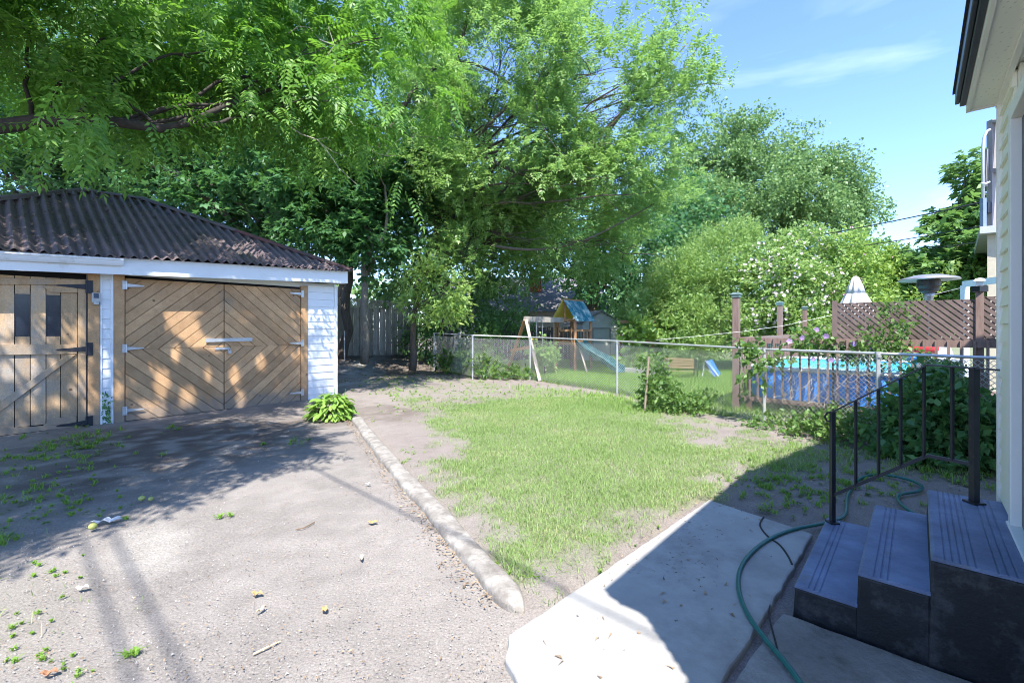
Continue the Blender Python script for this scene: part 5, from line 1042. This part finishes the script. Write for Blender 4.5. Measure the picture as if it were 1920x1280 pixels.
def open_gaps(Q):
    """cuts leaves out along the sun rays so sunbeams land on chosen door spots"""
    c = Q.mean(1); d = np.array(TRAVEL); w = np.array([SU, -CU, 0]); k = (S0 - c @ w) / (d @ w); hit = c + k[:, None] * d; t = hit @ np.array([CU, SU, 0]); z = hit[:, 2]; keep = np.ones(len(Q), bool)
    for gt, gz, a, b_ in GAPS: keep &= ((t - gt) / a) ** 2 + ((z - gz) / b_) ** 2 > 1.0
    return Q[keep | (k < 0)]
def plant(name, label, cat, base, lobes, kind, leafm, n_cl, per, spread, size, trunk=None, limbs=1, group=None, bark=None, crown='crown', tw=0, **kw):
    t = thing(name, base, label, cat, group)
    Q, C, D = foliage(kind, lobes, n_cl, per, spread, size, **kw)
    k = Q[:, :, 2].min(1) > hz(Q[:, 0, 0], Q[:, 0, 1]) + .01; Q = Q[k]
    if kind == 'frond': Q = open_gaps(Q)
    leaf_obj(crown, Q, leafm, t)
    if trunk:
        mb = MB(); top, r0, r1 = trunk; branch(mb, Vector(base) - Vector((0, 0, .1)), top, r0, r1, 8, .05, 10); T = Vector(top); Bv = Vector(base)
        for l in lobes * limbs:
            s_ = Bv.lerp(T, random.uniform(.55, 1.0)); c = Vector(l[:3]) + Vector((random.gauss(0, .3) * l[3], random.gauss(0, .3) * l[4], random.gauss(0, .2) * l[5])); P = branch(mb, s_, c, r1 * .8, r1 * .22, 8, .18, 7, .05)
            near = [i for i in range(0, len(C), max(1, len(C) // 700)) if abs(C[i][0] - l[0]) < l[3] and abs(C[i][2] - l[2]) < l[5] and abs(C[i][1] - l[1]) < l[4]]
            random.shuffle(near)
            for i in near[:tw]: branch(mb, random.choice(P[3:]), C[i] + D[i] * spread, r1 * .2, r1 * .05, 5, .2, 4, .03)
        mb.build('trunk', bark or M_bark, t, smooth=True)
    return t, C
# ---- tree of heaven, near left, overhanging the driveway and garage
base = (-9.6, 6.2, 0)
LH = [Lb(60, 40, 7.6, 190, 120), Lb(250, 60, 7.8, 170, 110), Lb(430, 90, 8.0, 150, 110), Lb(590, 70, 8.6, 130, 110), Lb(720, 70, 9.4, 100, 100), Lb(790, 190, 9.8, 40, 60), Lb(200, 160, 7.8, 130, 70), Lb(400, 180, 8.2, 130, 80), Lb(560, 200, 8.6, 110, 75), Lb(700, 200, 9.2, 90, 70), Lb(735, 300, 9.5, 30, 45), Lb(40, 170, 7.4, 120, 60), Lb(640, -20, 9.2, 140, 90), Lb(480, -80, 8.6, 160, 120),
      Lb(240, -60, 8, 180, 120), Lb(230, 215, 6.4, 90, 34), Lb(90, 195, 6.4, 70, 26)]
LO = [(-3.25, 1.5, 6.0, 1.0, .95, .5), (-3.4, 1.3, 6.3, .9, .85, .4), (-4.4, .5, 5.9, 1.35, 1.15, .6), (-4.6, .8, 6.4, 1.2, 1.1, .5), (-5.2, 2.0, 6.1, 1.4, 1.2, .6), (-6.6, .4, 5.9, 1.6, 1.4, .6), (-7.4, 3.2, 6.6, 1.7, 1.5, .7), (-4.9, 5.0, 6.9, 1.5, 1.0, .5), (-6.4, 5.6, 7.2, 1.2, .9, .45), (-4.6, -.7, 5.9, 1.1, .7, .4), (-8.8, 6.0, 7.5, 2, 2, 1), (-3.9, 3.3, 6.5, .7, .4, .3)]
t, C = plant('feathery_tree', 'large bright green tree with long feathery leaves overhanging the garage from the left', 'tree', base, LH, 'frond', LB['heaven'], 1500, 5, .38, .54, trunk=((-9.4, 6.2, 6.5), .32, .07), limbs=0, tw=3, shell=.5, gap=-.03, gsc=1.6, droop=.9)
Q, C2, D2 = foliage('frond', LO, 2100, 5, .35, .58, shell=.6, gap=-.22, gsc=1.6, droop=.7); Q = open_gaps(Q); leaf_obj('crown', Q, LB['heaven'], t)
mb = MB(); mb.tube([(-9.5, 6.2, 3.4), p3(-120, 262, 7.4), p3(-20, 240, 7.1), p3(80, 226, 7.0), p3(190, 225, 7.0), p3(300, 241, 7.1), p3(350, 232, 7.3), p3(420, 200, 7.7), p3(500, 170, 8.2), p3(590, 150, 8.6)], [.18, .13, .11, .10, .085, .065, .05, .045, .035, .015], 10)
for i, l in enumerate(LH[:9]):
    bb = branch(mb, p3(60 + 40 * i, 226 + (10 if i > 4 else 0), 7.02 + .02 * i), l[:3], .035, .01, 9, .14, 6)
    for j in range(1): branch(mb, bb[random.randint(3, 7)], Vector(l[:3]) + Vector((random.gauss(0, .9), random.gauss(0, .6), random.gauss(0, .6))), .014, .004, 6, .15, 5)
for l in LO: branch(mb, (-9.2, 5.5, random.uniform(6.2, 6.8)), l[:3], .035, .012, 8, .1)
mb.build('limb', M_barkd, t, smooth=True)
mb = MB(); M_deadtw = mat('bare_twig', (.42, .38, .34), (.3, .26, .22), 10, .9)
def tw(pts, Z, r): mb.tube([p3(x, y, Z) for x, y in pts], [r * (1 - .75 * i / (len(pts) - 1)) for i in range(len(pts))], 6)
tw([(540, 235), (565, 252), (595, 262), (615, 285), (635, 315), (668, 345)], 8.3, .014); tw([(600, 268), (625, 285), (655, 294)], 8.3, .008); tw([(595, 262), (612, 258), (620, 264)], 8.3, .007)
tw([(630, 165), (627, 85), (615, 50)], 8.5, .013); tw([(545, 165), (580, 140), (610, 110), (627, 85)], 8.5, .016); tw([(540, 63), (560, 50), (580, 52), (600, 75)], 8.5, .014); tw([(655, 225), (680, 258), (700, 285), (722, 292), (742, 292)], 9.2, .012); tw([(722, 292), (740, 268), (752, 258)], 9.2, .007); tw([(600, 75), (625, 85)], 8.5, .012)
mb.build('bare_twigs', M_deadtw, t)
# ---- maples behind the garage
G_m = 'shaded maples behind the garage'
plant('maple_tree', 'dark maple with pale slim trunk, low boughs over the garage corner by the board fence', 'tree', (p3(683, 672, 14.6)[0], 14.6, .45), [Lb(600, 430, 14.5, 70, 45), Lb(690, 455, 14.2, 60, 40), Lb(640, 370, 14.8, 100, 60), Lb(700, 310, 15, 90, 70), Lb(560, 300, 15.5, 110, 70), Lb(745, 380, 15.5, 50, 70)], 'maple', LB['dark'], 2100, 9, .45, .2, trunk=((p3(690, 400, 14.6)[0], 14.7, 5.2), .13, .09), bark=M_barkg, group=G_m, gap=-.2)
plant('maple_tree', 'dense dark maple rising behind the peak of the garage roof', 'tree', (-9.0, 17, .3), [Lb(330, 330, 17, 130, 70), Lb(460, 380, 16.5, 100, 60), Lb(230, 300, 17.5, 120, 70), Lb(480, 280, 18, 130, 80), Lb(330, 230, 18, 140, 80), Lb(560, 430, 17, 70, 60), Lb(400, 420, 16.5, 80, 40)], 'maple', LB['dark'], 3200, 9, .5, .21, trunk=((-9.2, 17.2, 6), .3, .2), group=G_m, gap=-.15)
plant('maple_tree', 'dark maple at the far left edge behind the garage roof', 'tree', (-16.5, 17, 0), [Lb(20, 300, 16.5, 130, 70), Lb(120, 320, 17, 110, 60), Lb(-60, 220, 17, 150, 90), Lb(100, 230, 17.5, 130, 70), Lb(0, 130, 18, 180, 90)], 'maple', LB['dark'], 2200, 9, .5, .21, trunk=((-16.6, 17.2, 6), .3, .2), group=G_m, gap=-.15)
plant('tall_tree', 'tall shaded tree filling the gaps above the garage, behind the feathery tree', 'tree', (-9, 24, 0), [Lb(100, 60, 23, 200, 110), Lb(350, 80, 24, 190, 120), Lb(600, 100, 24, 170, 140), Lb(560, 280, 23, 160, 90), Lb(200, 200, 24, 190, 90), Lb(700, 330, 23, 110, 90), Lb(430, -40, 25, 250, 120), Lb(30, -60, 25, 200, 110)], 'simple', LB['mid'], 6500, 9, .6, .28, trunk=((-9, 24, 8), .4, .25), gap=-.12, asp=.6)
# shrubs and trunks along the back
mb = MB(); a = p3(640, 672, 15.6); tt = thing('tree_trunk', (a[0], a[1], .4), 'thick brown leaning trunk just past the garage corner by the board fence', 'tree'); branch(mb, (a[0], a[1], .3), p3(660, 430, 16), .17, .12, 8, .04, 10); mb.build('trunk', M_bark, tt, smooth=True)
# ---- centre ash
AB = (-2.6, 17.6, .2)
LA = [Lb(1000, 90, 13.6, 140, 110), Lb(1110, 160, 13.2, 120, 100), Lb(900, 130, 14.2, 140, 120), Lb(800, 90, 15.5, 120, 120), Lb(1020, 250, 13.5, 150, 110), Lb(1160, 300, 13.5, 110, 90), Lb(880, 300, 14.5, 130, 110), Lb(1240, 210, 13.2, 70, 70), Lb(1265, 125, 13, 45, 50, .8), Lb(1315, 80, 13, 30, 28, .5), Lb(1275, 38, 13, 22, 26, .4), Lb(1325, 155, 13, 28, 22, .4), Lb(1060, 380, 17, 140, 80), Lb(930, 420, 17, 130, 90), Lb(1190, 400, 17, 90, 70), Lb(930, -30, 13, 150, 80), Lb(840, -20, 16, 160, 80), Lb(1110, 480, 17.5, 90, 50), Lb(800, 240, 15.5, 80, 90), Lb(1190, 380, 14, 70, 50), Lb(880, 480, 14.8, 60, 40), Lb(1000, 440, 14.6, 70, 35), Lb(940, 390, 14.6, 90, 60), Lb(1080, 330, 14, 80, 45), Lb(1225, 470, 17.2, 60, 50), Lb(960, 505, 17, 70, 35), Lb(1080, 40, 13.5, 60, 45)]
t, C = plant('ash_tree', 'wide spreading ash tree with light yellow green leaves in the centre, over the play set', 'tree', AB, LA, 'ash', LB['ash'], 11000, 5, .33, .25, trunk=((-2.9, 16.6, 6.8), .28, .07), limbs=1, tw=12, bark=M_bark, shell=.55, gap=-.05, gsc=1.1, droop=.1, upw=.35, rough=.5)
mb = MB()
for pts, r in (([(700, 330), (790, 250), (850, 130), (880, 20)], .13), ([(700, 300), (810, 122), (900, 120), (960, 160)], .10), ([(780, 260), (860, 290), (960, 190), (1010, 235)], .09), ([(790, 250), (900, 290), (1010, 340), (1180, 330)], .09), ([(860, 290), (950, 200), (1040, 130), (1130, 60)], .07), ([(1010, 340), (1120, 260), (1200, 180), (1290, 80)], .06), ([(1080, 300), (1160, 215), (1240, 150), (1330, 150)], .045), ([(920, 460), (1000, 470), (1100, 450), (1230, 380)], .05)):
    mb.tube([tuple(smooth_path([p3(x, y, 14.6 - i * .2) for i, (x, y) in enumerate(pts)], 14)[j]) for j in range(14)], [r * (1 - .7 * j / 13) for j in range(14)], 8)
branch(mb, (-2.8, 16.8, 5.5), p3(700, 330, 14.6), .16, .13); branch(mb, (-2.8, 16.8, 6.5), p3(790, 250, 14.4), .15, .1)
mb.build('limb', M_bark, t, smooth=True)
# ---- dark trees behind the ash
plant('broadleaf_tree', 'dark broadleaf tree behind the bungalow chimney and play set', 'tree', (4.6, 26, 0), [Lb(1050, 430, 25, 120, 80), Lb(1180, 460, 25, 100, 80), Lb(1260, 420, 26, 90, 80), Lb(950, 400, 27, 130, 90), Lb(1150, 540, 25, 80, 45), Lb(1230, 560, 24, 70, 50)], 'simple', LB['dark'], 3600, 9, .6, .28, trunk=((4.8, 26, 6), .45, .28), gap=-.25, asp=.6)
plant('broadleaf_tree', 'shadowy understorey tree between the board fence and the low bungalow', 'tree', (-3.2, 21, .2), [Lb(820, 420, 20, 110, 80), Lb(750, 520, 19, 60, 60), Lb(870, 520, 20, 70, 50), Lb(900, 340, 22, 130, 90)], 'simple', LB['mid'], 2300, 9, .55, .26, trunk=((-3.3, 21, 5), .25, .15), gap=-.2, asp=.6)
for lab, lb in (('dark leafy shrub at the left end of the chain link fence', [Lb(800, 640, 17.5, 40, 40), Lb(840, 620, 18, 45, 45)]), ('dark leafy shrub behind the swing legs of the play set', [Lb(905, 640, 16.5, 40, 42), Lb(950, 620, 17.5, 45, 40)]), ('sunlit young bush growing under the swing beam', [Lb(1022, 645, 14.6, 22, 26)]), ('dark shrub mass between the play set and the board fence', [Lb(870, 590, 19, 70, 40), Lb(940, 570, 20, 60, 35)])):
    plant('shrub', lab, 'shrub', (lb[0][0], lb[0][1], 0), lb, 'simple', LB['light'] if 'sunlit' in lab else LB['mid'], 460, 8, .25, .14, trunk=((lb[0][0], lb[0][1], lb[0][2]), .03, .02), group='shrubs around the play set', asp=.55)
# ---- small pale tree
a = p3(773, 664, 14.4)
plant('young_tree', 'small pale green young tree with long leaves standing before the board fence end', 'tree', (a[0], a[1], .25), [Lb(805, 470, 13, 26, 34), Lb(800, 520, 13, 36, 36), Lb(830, 555, 12.8, 40, 35), Lb(790, 570, 13, 32, 28), Lb(840, 590, 12.8, 28, 18)], 'simple', LB['pale'], 520, 8, .22, .17, trunk=((a[0] + .2, a[1] - .6, 2.8), .12, .05), bark=M_bark, asp=.36, tw=5)
# ---- distant maples on the right
G_f = 'tall maples against the sky'
plant('maple_tree', 'broad tall maple against the sky just right of the ash', 'tree', (15.5, 34, 0), [Lb(1370, 290, 34, 75, 70), Lb(1310, 330, 34, 60, 70), Lb(1420, 350, 33, 80, 75), Lb(1350, 390, 33, 100, 70), Lb(1290, 410, 32, 60, 80), Lb(1400, 250, 34, 40, 32)], 'simple', LB['far'], 6000, 10, .55, .21, trunk=((15.8, 34, 8), .4, .15), group=G_f, asp=.75, gap=-.25, gsc=.9, rough=.4)
plant('maple_tree', 'rounded tall maple farthest right against the open sky', 'tree', (22, 35, 0), [Lb(1510, 300, 35, 55, 50), Lb(1560, 345, 35, 60, 55), Lb(1500, 370, 34, 75, 60), Lb(1590, 390, 35, 50, 40), Lb(1540, 420, 34, 80, 45), Lb(1450, 420, 34, 60, 45), Lb(1615, 375, 35, 24, 16)], 'simple', LB['far'], 5200, 10, .55, .21, trunk=((22, 35, 8), .4, .15), group=G_f, asp=.75, gap=-.25, gsc=.9, rough=.4)
plant('broadleaf_tree', 'hazy low tree far behind the umbrella', 'tree', (30, 42, 0), [Lb(1640, 490, 42, 50, 35), Lb(1580, 500, 40, 60, 40), Lb(1700, 500, 42, 50, 25)], 'simple', LB['far'], 900, 9, .6, .32, trunk=((30, 42, 4), .4, .2), asp=.75, gap=-.3)
# ---- shrubs behind the pool
plant('privet_bush', 'large feathery light green bush left of the flowering hedge, behind the pool posts', 'bush', (6.0, 17.5, 0), [Lb(1290, 540, 17, 75, 70), Lb(1350, 500, 17, 70, 65), Lb(1240, 580, 17, 55, 45), Lb(1320, 600, 16.5, 90, 50), Lb(1400, 560, 17, 60, 70), Lb(1380, 455, 17.5, 40, 35), Lb(1200, 600, 18, 40, 40), Lb(1290, 650, 16.5, 80, 30)], 'simple', LB['light'], 6500, 10, .3, .14, trunk=((6, 17.4, 1.6), .1, .05), asp=.36, upw=.7, gap=-.35, rough=.4)
def blossoms(C, D, n, size, m, par, name='blossoms'):
    i = RNG.choice(len(C), n); P = C[i] + D[i] * .22 + rdir(n) * .1; A = unit(D[i] * .5 + np.array([-.2, -1, .35]) + .35 * rdir(n)); out = []
    u = unit(np.cross(A, UP)); v = np.cross(u, A); s_ = size * RNG.uniform(.7, 1.2, n)
    for k in range(5):
        a = 2 * math.pi * k / 5; r = u * math.cos(a) + v * math.sin(a); out.append(lq(P, r + A * .35, A, s_ * .55, s_ * .5, .6))
    return leaf_obj(name, np.concatenate(out), m, par)
M_fwh = leaf_mat('white_petal', (.75, .70, .72), (.66, .52, .60), .3, (.8, .75, .76)); M_fpk = leaf_mat('pink_petal', (.68, .42, .55), (.58, .30, .46), .3, (.7, .5, .6)); M_fpu = leaf_mat('mauve_petal', (.42, .30, .55), (.34, .22, .48), .3, (.55, .42, .68))
rows = [('tall flowering shrub full of white blossoms behind the three capped posts', [Lb(1450, 520, 15.5, 60, 60), Lb(1500, 480, 16, 60, 45), Lb(1520, 560, 15.5, 60, 60), Lb(1440, 600, 15.5, 60, 45), Lb(1560, 610, 15, 60, 40), Lb(1500, 630, 15, 60, 30)], M_fwh, 1050, 15.5), ('flowering shrub with sparse pink white blossoms behind the umbrella', [Lb(1590, 500, 16, 60, 50), Lb(1650, 520, 16, 55, 50), Lb(1600, 560, 15.5, 60, 45), Lb(1700, 540, 15.5, 45, 45), Lb(1680, 590, 15, 60, 40)], M_fpk, 240, 16)]
for lab, lb, fm, nf, Z in rows:
    t, C = plant('flowering_shrub', lab, 'shrub', (lb[0][0], Z, 0), lb, 'simple', LB['light'] if nf > 400 else LB['pale'], 3300, 9, .26, .14, trunk=((lb[0][0], Z, 1.5), .08, .03), group='flowering shrubs behind the pool', asp=.55, upw=.4, gap=-.35)
    D = unit(C - np.mean(C, 0)); k = C[:, 1] < np.mean(C[:, 1]) + .3; blossoms(C[k], D[k], nf, .105, fm, t)['kind'] = 'stuff'
plant('shrub', 'bright yellow green bush behind the patio heater and pergola', 'shrub', (13.2, 15, 0), [Lb(1770, 560, 14, 60, 35), Lb(1830, 570, 13.5, 60, 45), Lb(1720, 590, 14, 50, 30), Lb(1840, 520, 14, 35, 25)], 'simple', LB['pale'], 1000, 9, .3, .15, trunk=((13.2, 15, 1.5), .08, .05), asp=.5)
plant('maple_sapling', 'slim young maple with upright shoots rising beside the neighbouring house', 'tree', (13.9, 15.2, 0), [Lb(1790, 480, 14.5, 50, 45), Lb(1830, 440, 14.5, 35, 45), Lb(1765, 520, 14.5, 45, 30), Lb(1775, 420, 14.8, 20, 16), Lb(1815, 400, 14.8, 26, 22), Lb(1836, 350, 14.6, 16, 30), Lb(1820, 305, 14.6, 16, 10), Lb(1812, 335, 14.6, 10, 8), Lb(1835, 540, 14.5, 40, 30)], 'maple', LB['mid'], 520, 7, .3, .26, trunk=((14.6, 15, 5.5), .09, .04), gap=-.6, tw=3)
# ---- neighbour side vines, trellis leaves
t, C = plant('grape_vine', 'pale broad leaved vine covering the brown trellis panel', 'vine', p3(1195, 615, 16.1)[:2] + (0,), [Lb(1185, 625, 16.1, 26, 26, .25), Lb(1215, 645, 16.1, 28, 34, .25), Lb(1190, 680, 15.9, 30, 16, .3), Lb(1225, 610, 16, 18, 14, .25)], 'simple', LB['pale'], 190, 6, .2, .2, asp=.85, crown='leaves')
# ---- climbing creepers along the chain link fence
def creeper(label, lobes, m, ncl, size=.075, per=8, spread=.13, asp=.62, name='creeper', **kw): return plant(name, label, 'vine', (lobes[0][0], lobes[0][1], 0), lobes, 'simple', m, ncl, per, spread, size, asp=asp, crown='leaves', group='creepers along the chain link fence', **kw)
creeper('leafy creeper clump around the rusty leaning fence post', [Lb(1235, 730, 8.2, 26, 40, .2), Lb(1255, 760, 8.0, 34, 24, .25), Lb(1225, 690, 8.2, 12, 22, .12)], LB['vine'], 260)
creeper('low creeper mat along the fence foot left of the bright round post', [Lb(1320, 765, 7.8, 50, 22, .3), Lb(1375, 760, 7.4, 26, 34, .2), Lb(1400, 790, 7.1, 40, 16, .25), Lb(1290, 775, 7.9, 40, 14, .3)], LB['vine'], 330)
creeper('low creeper mat along the fence foot right of the bright round post', [Lb(1470, 806, 6.6, 50, 18, .25), Lb(1530, 812, 6.3, 50, 26, .25), Lb(1590, 815, 6.0, 50, 34, .3)], LB['vine'], 300)
tv, Cv = creeper('sunlit creeper heaped over the top rail in front of the pool', [Lb(1660, 740, 5.9, 26, 40, .25), Lb(1690, 706, 6.0, 36, 16, .25), Lb(1625, 700, 6.1, 26, 8, .12), Lb(1735, 694, 6.0, 36, 10, .25), Lb(1620, 780, 6, 24, 18, .2)], LB['vine'], 330)
creeper('dense dark green creeper bank in the house shade behind the handrail', [Lb(1725, 790, 5.25, 46, 46, .3), Lb(1795, 775, 5.0, 66, 68, .35), Lb(1862, 750, 4.9, 62, 66, .35), Lb(1775, 715, 5.3, 50, 18, .3), Lb(1870, 810, 4.9, 60, 70, .35), Lb(1840, 690, 5.2, 70, 30, .35), Lb(1695, 825, 5.3, 48, 30, .3), Lb(1780, 845, 4.95, 90, 28, .25)], LB['vdark'], 1350, size=.105, shell=.5)
creeper('thin creeper strands dangling on the fence around the bright round post', [Lb(1418, 690, 6.9, 14, 30, .08), Lb(1440, 672, 6.9, 26, 10, .1), Lb(1400, 660, 7, 14, 8, .08)], LB['vine'], 34, size=.1)
creeper('climbing spray of leaves reaching up the sunlit lattice screen', [Lb(1655, 640, 6.5, 22, 22, .15), Lb(1675, 600, 6.5, 12, 24, .1), Lb(1695, 650, 6.4, 10, 14, .1)], LB['vine'], 80, size=.07)
creeper('leafy shoots at the left end of the chain link fence by the first posts', [Lb(850, 680, 15, 30, 22, .4), Lb(910, 690, 13.5, 26, 22, .35), Lb(960, 700, 13.3, 30, 12, .3)], LB['vine'], 240, size=.12)
# dry vine stems woven through the fence
mb = MB()
for i in range(90):
    x0 = random.uniform(1440, 1700); Zc = 6.9 - (x0 - 1440) / 260 * 1.2 + random.uniform(-.05, .35); y0 = random.uniform(700, 830); P = []
    dx, dy = random.uniform(-14, 14), random.uniform(-12, 12)
    for j in range(5): P.append(p3(x0 + dx * j + random.gauss(0, 4), min(y0 + dy * j + random.gauss(0, 4), 835), Zc + random.gauss(0, .03)))
    mb.tube(P, .004, 4)
tag(mb.build('dry_vine_stems', mat('dry_vine', (.42, .36, .29), (.28, .23, .18), 10, .9)), 'tangle of dry brown vine stems woven through the fence below the pool', 'vine', kind='stuff')
# mallow bush with mauve flowers before the pool
t, C = plant('mallow_bush', 'mauve flowered mallow bush hanging over the fence in front of the pool', 'bush', p3(1560, 700, 7.4)[:2] + (0,), [Lb(1560, 646, 7.5, 50, 12, .25), Lb(1520, 642, 7.5, 34, 16, .2), Lb(1600, 658, 7.3, 50, 8, .2), Lb(1640, 668, 7.1, 36, 10, .2)], 'simple', LB['vine'], 190, 7, .12, .08, asp=.6, crown='leaves', trunk=(p3(1560, 660, 7.4), .02, .012), tw=3)
for fx, fy in ((1503, 633), (1530, 618), (1548, 630), (1600, 645), (1630, 655), (1524, 673), (1558, 675), (1480, 640)):
    P = np.array([p3(fx, fy, 7.0)]); A = unit(np.array([[-.15 + random.gauss(0, .25), -1, .2 + random.gauss(0, .2)]])); u = unit(np.cross(A, UP)); v = np.cross(u, A); out = []
    for k in range(5):
        a = 2 * math.pi * k / 5; r = u * math.cos(a) + v * math.sin(a); out.append(lq(P, r + A * .3, A, np.array([.048]), np.array([.05]), .62))
    leaf_obj('flower', np.concatenate(out), M_fpu, t)
# ---- hosta at the garage corner
hb = gp(622, 785); hx_, hy_ = hb[0], hb[1]; ho = thing('hosta_plant', (hx_, hy_, 0), 'bright green broad leaved hosta clump at the garage corner by the curb end', 'plant'); V = []; Fs = []
for i in range(420):
    a = random.random() * 6.28; e = math.asin(random.uniform(.05, 1)); R = random.uniform(.23, .34); l = random.uniform(.08, .15); w = l * random.uniform(.5, .62)
    rad = R * math.cos(e) ; c = np.array([hx_ + rad * math.cos(a) * 1.0, hy_ + rad * math.sin(a) * .9, 0.05 + R * math.sin(e) * 1.15]); d = np.array([math.cos(a), math.sin(a), random.uniform(-.5, .3) if e > .5 else random.uniform(-.7, 0)]); d /= np.linalg.norm(d)
    sd = np.array([-math.sin(a), math.cos(a), random.gauss(0, .3)]); sd /= np.linalg.norm(sd); nn = np.cross(d, sd) * (1 if np.cross(d, sd)[2] > 0 else -1); b0 = len(V)
    for j in range(6):
        u = j / 5; ww = w * .5 * (math.sin(math.pi * min(u * .93 + .05, 1)) ** .65); z_ = -.28 * l * u * u
        for sg in (-1, 0, 1): V.append(c + d * l * u + sd * ww * sg + nn * (.14 * ww * abs(sg) * 2) + np.array([0, 0, z_]))
    for j in range(5):
        for k in range(2): Fs.append((b0 + j * 3 + k, b0 + (j + 1) * 3 + k, b0 + (j + 1) * 3 + k + 1, b0 + j * 3 + k + 1))
V = np.array(V); V[:, 2] = np.maximum(V[:, 2], .012); link_mesh('leaves', V, Fs, LB['hosta'], ho, smooth=True)
mb = MB()
for k in range(4): mb.tube([(hx_ + random.gauss(0, .08), hy_ + random.gauss(0, .06), .1), (hx_ + random.gauss(0, .12), hy_ + random.gauss(0, .1), .5)], .004, 5)
mb.build('stems', LB['vdark'], ho)
# small vine on the garage siding strip
V = []
for k in range(60):
    t0, z0 = on_s(random.uniform(193, 208), 737 + k, S0); p = np.array(ts(t0, S0 + .04, z0)); a = random.random() * 6.28; d = np.array([math.cos(a) * .7, -.3, math.sin(a)]); d /= np.linalg.norm(d); sd = np.cross(d, [0, -1, .2]); l = random.uniform(.04, .08); V += [p, p + d * l * .5 + sd * l * .25, p + d * l, p + d * l * .5 - sd * l * .25]
tag(link_mesh('climbing_weed', V, [tuple(range(i, i + 4)) for i in range(0, len(V), 4)], LB['vdark']), 'sparse weed climbing the narrow white siding strip between the garage doors', 'weed')

# ---- far-off wood closing the horizon
lb = []
for i in range(26):
    x = -75 + i * 6.2 + random.uniform(-1, 1); lb.append((x, 62 + random.uniform(-5, 6), 3.2, 5, 4, random.uniform(4, 6.5)))
Q, C, D = foliage('simple', lb, 5200, 7, 1.0, .85, shell=.4, gap=-.5, gsc=.6, asp=.7); k = Q[:, :, 2].min(1) > 0
o = leaf_obj('distant_wood', Q[k], LB['far'], None); tag(o, 'far off green belt of trees along the horizon behind the yards', 'wood', kind='stuff')
